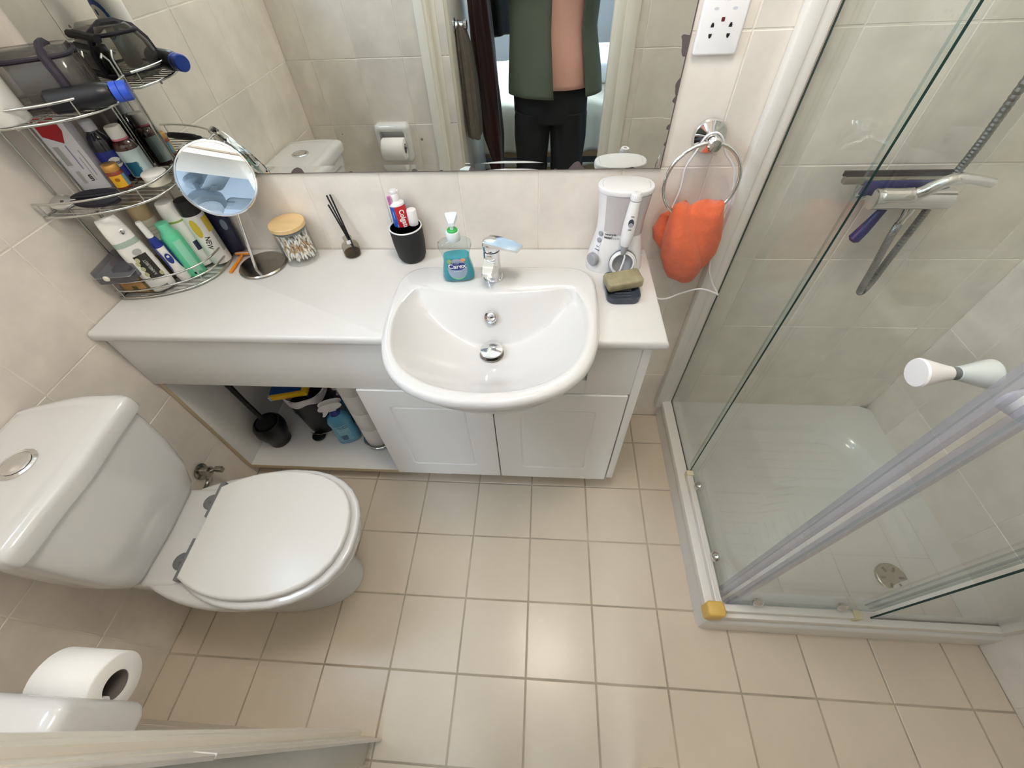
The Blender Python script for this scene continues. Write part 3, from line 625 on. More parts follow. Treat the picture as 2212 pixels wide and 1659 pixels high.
m_cab = mat('white_cable', (236, 234, 236), .4)
g = G(); tube(g, spline([(.290, -.035, .797), (.318, -.028, .76), (.335, -.04, .69), (.358, -.05, .662), (.384, -.06, .667), (.414, -.06, .684), (.442, -.06, .696), (.463, -.06, .702), (.484, -.062, .701), (.512, -.062, .690), (.523, -.061, .683), (.514, -.06, .697), (.499, -.06, .717), (.482, -.06, .745), (.470, -.06, .778), (.462, -.058, .84), (.463, -.050, .90), (.470, -.036, .96), (.461, -.028, 1.007), (.446, -.026, 1.030), (.424, -.028, 1.053), (.408, -.028, 1.082), (.390, -.030, 1.094), (.372, -.028, 1.085), (.362, -.024, 1.055), (.350, -.018, 1.015), (.352, -.016, .965), (.346, -.014, .92), (.345, -.012, .86)], 6, False), .0026, 7)
tag(obj('power_cable', g, m_cab, None, 60), 'white power cable of the water flosser looped over the towel ring', 'cable')
# ------------------------------------------------------------------ recessed toilet roll holder on the wall beside the door
t = thing('toilet_roll_holder', 'white ceramic toilet roll holder on the wall beside the door', 'roll holder', (-.692, YF, .688))
g = G(); M = T(rx=-PI / 2, rz=0)  # local x, -z(height) , y out
def hz(o, y): return [(x, y, z) for x, z in o]
oo = rrect(0, 0, .164, .166, .022, 5); ii = rrect(0, .012, .118, .088, .012, 5)
g = G(); loft(g, [hz(oo, 0.0005), hz(oo, .026), hz(offset(oo, .006), .038), hz(offset(oo, .014), .043), hz(offset(ii, -.008), .044), hz(ii, .040), hz(offset(ii, .003), .006)], cap0=False)
g.f = [tuple(reversed(q)) for q in g.f]; obj('body', g, m_cer, t, 40)
g = G(); tube(g, [(-.061, .040, -.004), (.061, .040, -.004)], .008, 12); obj('spindle', g, m_plas, t)
m_paper = mat('toilet_paper', (243, 241, 238), .9, bump=.15, bscale=300); m_core = mat('card_core', (120, 112, 108), .9)
def roll(name, label, cat, loc, rot, r, h, group=None):
    t = thing(name, label, cat, loc, rot, group)
    g = G(); lathe(g, [(.021, 0), (r - .003, 0), (r, .003), (r, h - .003), (r - .003, h), (.021, h), (.021, 0)], 40); obj('paper', g, m_paper, t, 50)
    g = G(); lathe(g, [(.0205, .001), (.0208, .001), (.0208, h - .001), (.0195, h - .001), (.0195, .001), (.0205, .001)], 24); obj('core', g, m_core, t); return t
roll('toilet_roll', 'white toilet roll in the ceramic holder beside the door', 'toilet roll', (-.737, YF + .062, .678), (0, PI / 2, 0), .046, .104)
# ------------------------------------------------------------------ things on the worktop
# round cosmetic mirror on a stand
t = thing('cosmetic_mirror', 'round chrome cosmetic mirror on a tilting stand beside the wire caddy', 'mirror', (-.762, -.086, CT))
g = G(); lathe(g, [(.060, 0), (.063, .001), (.064, .005), (.061, .008), (.055, .0085), (.050, .009), (.001, .0125)], 48); obj('base', g, m_chrome_d, t)
C_ = Vector((-.761 + .762, -.0735 + .086, 1.0293 - CT)); a1, a2 = math.radians(26), math.radians(38)
nrm = Vector((math.cos(a1) * math.sin(a2), -math.cos(a1) * math.cos(a2), math.sin(a1))); MM = Matrix.Translation(C_) @ nrm.to_track_quat('Z', 'Y').to_matrix().to_4x4()
dn = Vector((0, 0, -1)); dn = (dn - nrm * dn.dot(nrm)).normalized(); bt = C_ + dn * .081
g = G(); tube(g, [(-.001, -.033, .008), (bt.x, bt.y, bt.z)], .0042, 12); obj('stem', g, m_chrome, t)
g = G(); lathe(g, [(.077, -.012), (.0815, -.011), (.0838, -.007), (.0838, .002), (.0815, .0045), (.0785, .0045), (.0775, .003), (.0775, .0025)], 64, M=MM); slab(g, ell(0, 0, .0775, .0775, 48), -.0118, -.009, 0, M=MM); f = obj('frame', g, m_chrome, t, 30)
m_mir = mat('clean_mirror', (240, 240, 240), 0.0, metal=1.0)
g = G(); slab(g, ell(0, 0, .0776, .0776, 64), .001, .0029, 0, M=MM); obj('mirror_glass', g, m_mir, f, 0)
# cotton bud jar
JX, JY, JR, JH = -.660, -.049, .0445, .100
t = thing('storage_jar', 'clear glass jar of cotton buds with a bamboo lid', 'jar', (JX, JY, CT))
g = G(); lathe(g, [(.001, .0005), (JR - .004, .0005), (JR, .004), (JR, JH), (JR - .0022, JH), (JR - .0022, .006), (.001, .005)], 48); obj('glass', g, m_jar, t)
m_bam = mat('bamboo', (226, 194, 142), .5, noise=.10, nscale=14)
_p = m_bam.node_tree; _mp = _p.nodes.new('ShaderNodeMapping'); _mp.inputs['Scale'].default_value = (1, 9, 1); _nz = [n for n in _p.nodes if n.type == 'TEX_NOISE'][0]; _p.links.new(_p.nodes['Texture Coordinate'].outputs['Object'], _mp.inputs[0]); _p.links.new(_mp.outputs[0], _nz.inputs['Vector'])
g = G(); lathe(g, [(.001, JH - .004), (JR - .004, JH - .004), (JR - .003, JH + .0005), (JR + .002, JH + .0005), (JR + .0025, JH + .010), (JR + .001, JH + .0115), (.001, JH + .0115)], 48); obj('lid', g, m_bam, t)
g = G(); lathe(g, [(JR - .0028, JH - .009), (JR - .002, JH - .006), (JR - .0028, JH - .003)], 48); obj('seal_ring', g, m_rub, t)
m_cot = mat('cotton', (246, 244, 240), .95); m_stick = mat('bamboo_stick', (214, 178, 124), .6)
g = G(); L_ = .026
tube(g, [(0, 0, -L_ + .006), (0, 0, L_ - .006)], .0010, 5)
for s_ in (-1, 1): lathe(g, [(.0011, s_ * (L_ - .014)), (.0026, s_ * (L_ - .009)), (.0027, s_ * (L_ - .004)), (.0012, s_ * L_)], 6, 1)
me_bud = mesh('cotton_bud', g, [m_stick, m_cot], 60)
rb = random.Random(11); placed = 0
BUD = 'bamboo cotton bud with white tips among the others inside the glass jar'
while placed < 260:
    tilt = math.radians(rb.choice((rb.uniform(4, 22), rb.uniform(15, 40)))); az = rb.uniform(0, 2 * PI); r = (JR - .006) * math.sqrt(rb.random()); th_ = rb.uniform(0, 2 * PI)
    c = Vector((r * math.cos(th_), r * math.sin(th_), 0)); d = Vector((math.sin(tilt) * math.cos(az), math.sin(tilt) * math.sin(az), math.cos(tilt)))
    z = .009 + L_ * d.z + rb.random() * .042 ; c.z = z
    if any((Vector((p.x, p.y)).length > JR - .0052) or p.z > JH - .010 or p.z < .0072 for p in (c + d * L_, c - d * L_)): continue
    o = bpy.data.objects.new('cotton_bud', me_bud); COL.objects.link(o); o.rotation_mode = 'QUATERNION'; o.rotation_quaternion = d.to_track_quat('Z', 'Y'); o.location = (JX + c.x, JY + c.y, CT + c.z)
    tag(o, BUD, 'cotton bud', 'cotton buds in the glass jar'); placed += 1
# reed diffuser
DX, DY = -.519, -.030
t = thing('reed_diffuser', 'small glass reed diffuser with black reeds and amber oil', 'diffuser', (DX, DY, CT))
m_smoke = clear('smoky_glass', (.80, .79, .74), ior=1.5)
g = G(); lathe(g, [(.001, .0005), (.020, .0005), (.0235, .003), (.0235, .030), (.021, .036), (.012, .041), (.0105, .043), (.0105, .050), (.012, .051), (.012, .056), (.0105, .0565)], 36); obj('bottle', g, m_smoke, t)
m_oil = clear('amber_oil', (.52, .38, .16), body=.25, bcol=(96, 70, 30))
g = G(); lathe(g, [(.001, .003), (.021, .003), (.0222, .005), (.0222, .012), (.001, .0122)], 32); obj('oil', g, m_oil, t)
g = G(); v, f = patch(.011, .011, 6); g.add(wrap(v, .0122, .046, math.atan2(-1, .55)), f); obj('paper_tag', g, m_plas, t, 0)
for dx, dz, dy in ((-.020, .165, .016), (-.0135, .164, .022), (-.023, .142, .012)):
    g = G(); tube(g, [(.014, -.006, .006), (dx, dy, dz)], .0022, 7); obj('reed', g, m_black, t)
# tumbler with toothpaste, brushes and tube
UX, UY = -.341, -.044
t = thing('tumbler', 'black ceramic tumbler with a white rim holding toothpaste', 'tumbler', (UX, UY, CT))
g = G(); lathe(g, [(.001, .0005), (.026, .0005), (.034, .004), (.0385, .014), (.042, .05), (.0432, .094)], 48); obj('cup', g, m_mblack, t)
m_porc = mat('white_porcelain', (240, 238, 236), .3)
g = G(); lathe(g, [(.0433, .094), (.0430, .0965), (.0415, .0972), (.0402, .096), (.039, .05), (.034, .012), (.001, .010)], 48); obj('lining', g, m_porc, t)
m_cred = mat('toothpaste_red', (196, 28, 40), .3); m_cblue = mat('toothpaste_blue', (28, 84, 178), .3); m_lblue = mat('sparkle_blue', (150, 190, 235), .3)
tt = thing('toothpaste_tube', 'red and blue toothpaste tube standing cap up in the black tumbler', 'toothpaste', (UX - .004, UY + .006, CT + .0135), (math.radians(-4), math.radians(-3), math.radians(12)))
def ov(a, b, z, n=36): return [(x, y, z) for x, y in ell(0, 0, a, b, n)]
g = G(); secs = [(.026, .003, .0), (.025, .008, .02), (.0235, .013, .06), (.0215, .0165, .10), (.0195, .0185, .135)]
R = [ov(a, b, z) for a, b, z in secs]; loft(g, R, cap1=False)
n = 36; mi = []
for j in range(len(R) - 1):
    for i in range(n):
        mi.append(1 if 24.5 - (j % 2) * .0 < ((i + 0) % 36) + .5 < 34.5 + (2 if j > 2 else 1) or i in (0,) else 0)
g.m = mi + [0] * (len(g.f) - len(mi)); obj('sleeve', g, [m_cblue, m_cred], tt, 60)
g = G(); loft(g, [ov(.0196, .0186, .135), ov(.0198, .0190, .137), ov(.019, .018, .140), ov(.0125, .0125, .1435), ov(.0098, .0098, .145)]); obj('shoulder', g, m_plas, tt, 40)
g = G(); lathe(g, [(.0098, .145), (.0102, .147), (.0102, .160), (.0090, .162), (.0088, .1635), (.0098, .165), (.0098, .170), (.0085, .172), (.001, .1722)], 32); box(g, .006, .0135, -.004, .004, .166, .1705, .001); obj('cap', g, m_plas, tt)
g = G(); v, f = text('Colgate', .0165, 1.0, .0005); v = turn(v, -PI / 2)
v = [(x + .008, y + .1010, 0) for x, y, _ in v]
def onoval(x, z, off=.0005):
    k = (z - .02) / .115; a = .025 + (.0195 - .025) * k; b_ = .008 + (.0185 - .008) * min(1, k ** .85); an = -PI / 2 + x / ((a + b_) / 2)
    return ((a + off) * math.cos(an), (b_ + off) * math.sin(an) - .0012, z)
g.add([onoval(x, y) for x, y, _ in v], f); obj('lettering', g, mat('toothpaste_white', (245, 240, 240), .35), tt, 0, label='white brand lettering')
g = G()
for x, z, w_, h_ in ((-.012, .115, .002, .022), (-.008, .085, .002, .010), (-.013, .065, .003, .006), (-.006, .05, .0016, .028)):
    v, f = oval(w_, h_); g.add([onoval(a + x, b + z) for a, b, _ in v], f)
obj('sparkle', g, m_lblue, tt, 0)
m_pink = mat('pink_plastic', (226, 140, 200), .4)
def brush(label, loc, rot, hm, bm):
    b = thing('toothbrush', label, 'toothbrush', loc, rot)
    g = G(); tube(g, [(0, 0, 0), (0, 0, .05), (0, .001, .10), (0, 0, .135)], [.0045, .005, .004, .0028], 10); slab(g, rrect(0, 0, .0115, .026, .0055, 5), -.002, .003, .0015, 2, M=T(0, -.000, .150, rx=PI / 2)); obj('handle', g, hm, b)
    g = G()
    for i in range(3):
        for j in range(6): box(g, -.0042 + i * .003, -.0022 + i * .003, -.0105, -.002, .1395 + j * .0040, .1422 + j * .0040)
    obj('bristles', g, bm, b, 0)
brush('white toothbrush with pink bristles behind the toothpaste tube', (UX - .026, UY + .010, CT + .012), (math.radians(0), math.radians(-1), math.radians(25)), m_plas, m_pink)
brush('blue toothbrush mostly hidden behind the toothpaste tube', (UX - .016, UY + .022, CT + .012), (0, math.radians(-1), math.radians(25)), mat('blue_brush', (70, 140, 180), .35), m_plas)
b = thing('cream_tube', 'plain white capped tube behind the toothpaste in the black tumbler', 'tube', (UX + .017, UY + .013, CT + .012), (0, math.radians(2), 0))
g = G(); loft(g, [ov(.014, .004, 0), ov(.0135, .008, .04), ov(.0125, .012, .088)]); obj('body', g, m_plas, b, 50)
g = G(); lathe(g, [(.0128, .088), (.0128, .120), (.0118, .1225), (.001, .123)], 28); obj('cap', g, m_plas, b)
g = G(); v, f = patch(.006, .002); g.add(wrap(v, .0128, .083, -PI / 2 + .1), f); obj('print', g, m_rub, b, 0)
# hand soap on the basin ledge
SX, SY, SZ = -.190, -.158, CT + RZ + .0002
t = thing('hand_soap', 'clear pump bottle half full of turquoise hand soap on the basin ledge', 'soap bottle', (SX, SY, SZ), (0, 0, math.radians(8)))
m_pet = clear('clear_bottle', (.90, .94, .95), ior=1.5); m_soap = clear('turquoise_soap', (.30, .74, .80), body=.40, bcol=(84, 200, 214))
prof = [(0, .036, .019), (.004, .0395, .0225), (.012, .0405, .0235), (.030, .0385, .023), (.050, .034, .0215), (.065, .0325, .0205), (.080, .036, .021), (.093, .0405, .0215), (.101, .0395, .020), (.106, .032, .018), (.110, .018, .014), (.113, .0145, .0135)]
def se(a, b, z, n=48): return [(x, y, z) for x, y in ell(0, 0, a, b, n, 3.0)]
g = G(); loft(g, [se(a, b, z) for z, a, b in prof]); obj('bottle', g, m_pet, t, 60)
g = G(); loft(g, [se(a - .0012, b - .0012, z + .0012) for z, a, b in prof[:5]] + [se(.0318, .0198, .062), se(.0316, .0196, .0665), se(.0314, .0194, .067)]); obj('soap', g, m_soap, t, 60)
g = G(); lathe(g, [(.016, .108), (.0168, .110), (.0165, .128), (.0150, .1300), (.012, .1305)], 32); obj('collar', g, mat('frosted_plastic', (214, 224, 228), .35), t)
g = G(); lathe(g, [(.0125, .129), (.0125, .1335), (.011, .135), (.001, .135)], 28); obj('lock_ring', g, mat('leaf_green', (52, 176, 84), .4), t)
g = G(); lathe(g, [(.0045, .132), (.0045, .146)], 14)
loft(g, [[(x * .006, y + s_ * 0, z) for x, z in ((-1, .144), (1, .144), (1, .152), (-1, .152))] for y, s_ in ((-.006, 1),)] + [[(x * .0085, .004, z) for x, z in ((-1, .143), (1, .143), (1, .154), (-1, .154))], [(x * .0145, .030, z) for x, z in ((-1, .150), (1, .150), (1, .157), (-1, .157))], [(x * .012, .036, z) for x, z in ((-1, .152), (1, .152), (1, .157), (-1, .157))]])
obj('pump_head', g, mat('milky_plastic', (228, 238, 244), .3), t, 30)
def front(v, yo, R=.12): return [(x, -yo + (x * x) / (2 * R) , y) for x, y, *_ in v]
m_nav = mat('label_navy', (34, 52, 128), .35); m_wpr = mat('white_print', (245, 246, 250), .4)
def lab(name, v, f, z, yo, m, dx=0): g = G(); g.add([(x + dx, y, zz + z) for x, y, zz in front(v, yo)], f); obj(name, g, m, t, 0)
v, f = oval(.049, .060); lab('label', v, f, .040, .0246, mat('label_grey', (150, 168, 190), .4))
v, f = oval(.046, .021); lab('label', v, f, .049, .0252, m_nav)
v, f = text('Carex', .0175, 1.0, .0003); lab('lettering', v, f, .0492, .0257, m_wpr)
v, f = text('cussons', .0035); lab('lettering', v, f, .0575, .0257, m_wpr)
v, f = text('aloe & vitamin', .0036); lab('lettering', v, f, .0355, .0257, m_wpr)
v, f = text('Nourish', .006); lab('lettering', v, f, .066, .0252, mat('label_pink', (214, 170, 190), .4))
v, f = oval(.011, .013); lab('fruit_print', v, f, .064, .0249, mat('label_green', (150, 176, 110), .4), -.017)
v, f = oval(.013, .010); lab('fruit_print', v, f, .066, .0249, mat('label_orange', (226, 160, 120), .4), .016)
v, f = patch(.030, .003, 8, lambda x: (-.0015 + x * x * 20, .0015 + x * x * 20)); lab('label', v, f, .013, .0252, mat('label_lime', (120, 200, 130), .4))
# basin mixer tap
t = thing('basin_tap', 'chrome single-lever basin tap standing on the basin ledge', 'tap', (-.102, -.157, CT + RZ), (0, 0, math.radians(-8)))
g = G(); lathe(g, [(.0255, 0), (.0255, .003), (.0235, .006)], 36); loft(g, [[(x, y + dy, z) for x, y in ell(0, 0, a, b_, 36, 2.2)] for z, a, b_, dy in ((.004, .0215, .0220, 0), (.03, .0205, .0225, -.001), (.06, .0200, .0230, -.002), (.074, .0205, .0215, 0), (.080, .0205, .0205, 0))])
loft(g, [[(x, y, z) for x, z in ((-w_, zb), (w_, zb), (w_ * .8, zt), (-w_ * .8, zt))] for y, w_, zb, zt in ((-.006, .0185, .034, .070), (-.024, .0170, .038, .066), (-.044, .0155, .041, .058), (-.056, .0145, .040, .052), (-.059, .0130, .042, .050))])
lathe(g, [(.009, .034), (.009, .043)], 16, M=T(0, -.048, 0)); obj('body', g, m_chrome, t, 32)
g = G(); lathe(g, [(.0198, .080), (.0198, .083)], 32); obj('gasket', g, m_black, t)
g = G(); lathe(g, [(.0205, .0825), (.0215, .085), (.0215, .098), (.0195, .104), (.012, .108), (.001, .109)], 32)
loft(g, [[(x, y * w_, z + (0 if i < 2 else th_)) for i, y in enumerate((-1, 1, 1, -1))] for x, w_, z, th_ in ((-.010, .0200, .096, .011), (.020, .0205, .098, .009), (.050, .0185, .0985, .006), (.074, .0155, .0975, .0045), (.078, .0140, .0975, .004))], M=T(rz=math.radians(-14)))
obj('lever', g, m_chrome, t, 32)
# soap dish and bar
t = thing('soap_dish', 'dark grey clear plastic soap dish with raised ribs', 'soap dish', (.2195, -.186, CT + .0004), (0, 0, math.radians(2)))
m_dish = mat('smoky_plastic', (62, 68, 78), .25, noise=.2, nscale=30)
o = rrect(0, 0, .083, .112, .022, 6)
g = G(); loft(g, [[(x, y, z) for x, y in offset(o, d)] for d, z in ((.006, 0), (.002, .002), (0, .014), (.0005, .0165), (.003, .0165), (.005, .012), (.008, .0085), (.02, .008))]); obj('tray', g, m_dish, t, 40)
for i in range(4):
    g = G(); tube(g, [(-.022 + .002 * i, -.012 - .011 * i, .0095), (.022 - .002 * i, -.012 - .011 * i, .0095)], .0022, 6); obj('rib', g, m_dish, t)
m_bar = mat('olive_soap', (156, 147, 116), .55, noise=.30, nscale=34, bump=.3, bscale=60)
g = G(); slab(g, rrect(0, 0, .088, .050, .007, 4), 0, .024, .005, 3); o = obj('soap_bar', g, m_bar, None, 40); o.location = (.2215, -.182, CT + .0172); o.rotation_euler = (math.radians(3), math.radians(-2), math.radians(14))
tag(o, 'olive green bar of soap with dark flecks lying across the soap dish', 'soap')
# water flosser
FX, FY = .211, -.072
t = thing('water_flosser', 'white countertop water flosser with a grey see-through reservoir', 'water flosser', (FX, FY, CT + .0004), (0, 0, math.radians(-4)))
fs = [(0, .0715, .047, 0), (.006, .0725, .048, 0), (.03, .0685, .0455, .001), (.06, .0625, .043, .002), (.085, .057, .0405, .003), (.10, .0545, .039, .004), (.13, .0545, .0385, .004), (.17, .058, .039, .004), (.198, .0605, .0395, .004)]
def fsec(z):
    for (z0, a0, b0, c0), (z1, a1_, b1, c1) in zip(fs, fs[1:]):
        if z <= z1 + 1e-9: k = (z - z0) / (z1 - z0); return a0 + (a1_ - a0) * k, b0 + (b1 - b0) * k, c0 + (c1 - c0) * k
def fpt(an, z, off=0.0):
    a, b_, c = fsec(z); a += off; b_ += off; s_, co = math.sin(an), math.cos(an); return (a * math.copysign(abs(co) ** (2 / 2.6), co), c + b_ * math.copysign(abs(s_) ** (2 / 2.6), s_), z)
n = 56; g = G(); loft(g, [[fpt(2 * PI * i / n, z) for i in range(n)] for z, *_ in fs]); obj('body', g, m_plas, t, 50)
def fpatch(a0, a1_, z0f, z1f, off, na=20, nz=8):
    v = []; f = []
    for i in range(na + 1):
        an = a0 + (a1_ - a0) * i / na; za, zb = z0f(i / na), z1f(i / na)
        for j in range(nz + 1): v.append(fpt(an, za + (zb - za) * j / nz, off))
    for i in range(na):
        for j in range(nz): k = i * (nz + 1) + j; f.append((k, k + nz + 1, k + nz + 2, k + 1))
    return v, f
m_res = mat('smoky_reservoir', (190, 184, 186), .12, coat=.5)
g = G(); g.add(*fpatch(-2.25, .95, lambda k: .112 - .012 * math.sin(k * PI), lambda k: .1975, .0012)); obj('reservoir', g, m_res, t, 60)
g = G(); o = [(x, y + .004) for x, y in ell(0, 0, .0645, .0425, 48, 2.3)]; slab(g, o, .1975, .212, .004, 3); lid_ = obj('lid', g, m_plas, t, 40)
g = G()
for s_ in (-1, 1):
    for i in range(5): v, f = patch(.0012, .006); g.add([(s_ * .054 + x + abs(i - 2) * -.001 * s_, y * .5 - .012 + i * .007, .2122) for x, y, _ in v], f)
obj('vent_slots', g, m_rub, lid_, 0)
g = G(); g.add(*fpatch(-2.62, -2.28, lambda k: .012 + .010 * abs(k - .5), lambda k: .112 - .02 * abs(k - .5), .0012, 8, 8)); obj('control_panel', g, mat('panel_white', (236, 238, 246), .35), t, 60)
def onf(an, z, off): p = Vector(fpt(an, z, off)); q_ = Vector(fpt(an, z, off + .01)); return aim(p, q_)
m_gk = mat('grey_knob', (158, 160, 166), .4)
g = G(); lathe(g, [(.0165, -.004), (.0165, .007), (.0145, .009), (.001, .0095)], 24, M=onf(-2.43, .034, .001))
for i in range(18): box(g, -.0015, .0015, .0158, .0172, -.002, .007, M=onf(-2.43, .034, .001) @ T(rz=i * PI / 9))
obj('dial', g, m_gk, t)
for z in (.102, .0855):
    g = G(); lathe(g, [(.0062, -.003), (.0062, .0022), (.005, .003), (.001, .0031)], 20, M=onf(-2.42, z, .001)); obj('button', g, m_gk, t)
m_ink = mat('grey_ink', (58, 60, 70), .5)
def ftext(s_, size, an, z, m, bold=.0002):
    v, f = text(s_, size, 1, bold); g = G()
    a, b_, c = fsec(z); k = .052
    g.add([fpt(an + x / k, z + y, .0012) for x, y, _ in v], f); obj('lettering', g, m, t, 0)
ftext('waterpik', .0075, -1.90, .1045, m_ink); ftext('water', .0088, -1.97, .0965, m_ink, .0003); ftext('flosser', .0088, -1.64, .0965, m_gk, 0)
ftext('floss', .005, -2.42, .069, m_ink); ftext('massage', .005, -2.40, .061, m_ink)
for i in range(6): ftext('|', .003, -2.62 + i * .075, .055 - abs(i - 1.5) * .0028, m_ink)
g = G(); Mc = Matrix.Translation((.016, -.050, .040)) @ Euler((PI / 2 - .25, 0, 0)).to_matrix().to_4x4(); lathe(g, [(.030, -.006), (.034, .000), (.0345, .003), (.033, .004), (.028, .001), (.001, .000)], 40, M=Mc); obj('hose_cradle', g, m_gk, t)
hp = []
for i in range(150):
    a = i / 150 * 2 * PI * 2.6 + 1.2; r = .0285 + .0022 * math.sin(i * .045); hp.append(tuple(Mc @ Vector((r * math.cos(a), r * math.sin(a) , .007 + i / 150 * .010))))
hp += [tuple(Mc @ Vector(p)) for p in ((-.010, -.026, .018), (-.006, -.020, .018), (-.002, -.004, .017), (.002, .018, .016))] + [(.0135, -.060, .071)]
g = G(); tube(g, spline(hp, 2, False), .0023, 8); obj('hose', g, m_plas, t, 60)
h_ = obj('handle', lathe(G(), [(.010, .0), (.0135, .012), (.0150, .030), (.0148, .055), (.0120, .100), (.0112, .108)], 28, M=Matrix.Translation((.0135, -.058, .092)) @ Euler((-.06, .05, 0)).to_matrix().to_4x4()), m_plas, t, 50)
HM = Matrix.Translation((.0135, -.058, .092)) @ Euler((-.06, .05, 0)).to_matrix().to_4x4()
g = G(); lathe(g, [(.0045, -.024), (.0060, -.020), (.0100, .0), (.0102, .0005)], 24, M=HM); obj('handle_base', g, m_gk, h_)
g = G(); lathe(g, [(.0108, .109), (.0120, .111), (.0118, .122), (.0100, .1265), (.004, .127), (.0035, .122)], 28, M=HM)
for i in range(16): box(g, -.0009, .0009, .0112, .0126, .111, .122, M=HM @ T(rz=i * PI / 8))
obj('nozzle_collar', g, m_plas, h_, 30)
g = G(); slab(g, ell(0, 0, .0062, .0095, 20), -.001, .001, 0, M=HM @ T(.000, -.0140, .062, rx=PI / 2 - .02)); obj('switch_well', g, m_ink, h_)
g = G(); lathe(g, [(.0048, -.001), (.0048, .0022), (.001, .0028)], 18, M=HM @ T(.000, -.0142, .058, rx=PI / 2)); obj('switch', g, m_gk, h_)
for s_, z in (('ON', .0775), ('OFF', .046)):
    v, f = text(s_, .0045, 1, .0002); g = G(); g.add(wrap(v, .0148, z, -PI / 2, .0004), f, M=HM); obj('lettering', g, m_ink, h_, 0)
# ------------------------------------------------------------------ three-tier wire corner caddy
t = thing('wire_caddy', 'three-tier chrome wire corner caddy standing on the worktop', 'shelf rack', (-1.083, -.004, CT))
A = [(.001, -.232), (.043, -.232), (.093, -.222), (.143, -.203), (.183, -.176), (.210, -.136), (.217, -.096), (.213, -.056), (.199, -.012)]
arc = spline([(x, y, 0) for x, y in A], 6, False)
Z1, Z2, Z3 = .006, .229, .402
def at_z(p, z): return [(x, y, z) for x, y, _ in p]
def wire(name, pts, r, closed=False): g = G(); tube(g, pts, r, 7, closed); return obj(name, g, m_wire, t, 60)
loop = arc + [(.006, -.008, 0), (.003, -.02, 0)]
def xat(y):  # arc x at depth y
    for (x0, y0, _), (x1, y1, _) in zip(arc, arc[1:]):
        if (y0 - y) * (y1 - y) <= 0 and abs(y1 - y0) > 1e-9: return x0 + (x1 - x0) * (y - y0) / (y1 - y0)
    return .2
for z in (Z1, Z2, Z3):
    wire('shelf_rim', at_z(loop, z), .0028, True)
    for i in range(12):
        y = -.018 - i * .0175; wire('shelf_wire', [(.004, y, z - .002), (xat(y) - .001, y, z - .002)], .0014)
    wire('cross_wire', [(.10, -.010, z - .0045), (.10, -.218, z - .0045)], .0018)
for z in (Z1 + .022, Z1 + .048, Z2 + .030, Z3 + .028): wire('guard_rail', at_z(arc, z), .0026)
for z in (Z2, Z3):
    for k in (2, 26, 46): wire('strut', [(arc[k][0], arc[k][1], z), (arc[k][0], arc[k][1], z + .029)], .0016)
for k in (2, 26, 46): wire('strut', [(arc[k][0], arc[k][1], Z1), (arc[k][0], arc[k][1], Z1 + .048)], .0016)
for x in (.116, .183): wire('upright', [(x, -.005, .001), (x, -.005, .40), (x, -.006, .455), (x, -.015, .468), (x, -.022, .462)], .0024)
for y in (-.116, -.173): wire('upright', [(.003, y, .001), (.003, y, .40), (.004, y, .455), (.012, y, .468), (.020, y, .462)], .0024)
CX, CY = -1.083, -.004
B1, B2, B3 = CT + Z1 + .003, CT + Z2 + .003, CT + Z3 + .003
R50 = math.radians(50)
def can(name, label, cat, x, y, z, prof, mats, rz=R50, tilt=(0, 0), sy=1.0, n=32):
    """round bottle or can; prof = [(r, z, material index of the section above)]"""
    b = thing(name, label, cat, (x, y, z), (tilt[0], tilt[1], rz))
    return b
def body(b, name, prof, m, n=32, sy=1.0, sm=45): g = G(); lathe(g, prof, n, sy=sy); return obj(name, g, m, b, sm)
def lbl(b, s_, size, R, z, a, m, turnit=0, bold=0.0, sy=1.0, label=None):
    v, f = text(s_, size, 1, bold)
    if turnit: v = turn(v, turnit)
    g = G(); g.add(wrap(v, R, z, a, .0006, sy), f); return obj('lettering', g, m, b, 0)
def sticker(b, w_, h_, R, z, a, m, n=14, off=.0003, shape=None, sy=1.0):
    v, f = shape(w_, h_) if shape else patch(w_, h_, n); g = G(); g.add(wrap(v, R, z, a, off, sy), f); return obj('label', g, m, b, 60)
F = -PI / 2
m_cream = mat('cream_white', (240, 239, 234), .35); m_dk = mat('dark_label', (44, 42, 38), .45); m_leaf = mat('leaf_print', (190, 190, 140), .5); m_sil = mat('grey_print', (176, 180, 176), .5)
# --- bottom shelf
b = can('shampoo_bottle', 'white squeeze bottle with black floral label at the front of the bottom shelf', 'bottle', -.984, -.192, B1, None, None, tilt=(0, math.radians(-2)))
def so(a, d, z): return [(x, y, z) for x, y in ell(0, 0, a, d, 40, 2.6)]
g = G(); loft(g, [so(.024, .014, 0), so(.0275, .0165, .003), so(.0285, .017, .02), so(.0295, .0175, .07), so(.0285, .0165, .115), so(.0265, .016, .13)]); obj('body', g, m_cream, b, 50)
g = G(); loft(g, [so(.0272, .0165, .130), so(.0268, .0162, .143)]); obj('collar', g, mat('pale_green_band', (170, 190, 176), .4), b, 50)
g = G(); loft(g, [so(.0265, .016, .143), so(.0262, .0155, .16), so(.0235, .011, .185), so(.0215, .006, .196), so(.020, .0045, .198)]); c = obj('cap', g, m_cream, b, 50)
g = G(); lathe(g, [(.0065, -.002), (.0065, .001), (.0045, .002), (.001, .0016)], 20, M=T(.010, -.0143, .163, rx=PI / 2 - .2)); obj('button', g, m_chrome, c)
def flatlab(b, v, f, z, y, m, name='label', dx=0, curve=60.0): g = G(); g.add([(x + dx, y + (x + dx) ** 2 * curve * .1, q_ + z) for x, q_, *_ in v], f); return obj(name, g, m, b, 0)
v, f = patch(.030, .068, 10); flatlab(b, v, f, .070, -.0178, m_dk, dx=.003)
v, f = text('AAMEUBST', .0095, .95, .0002); flatlab(b, turn(v, PI / 2), f, .068, -.0183, m_sil, 'lettering', .004)
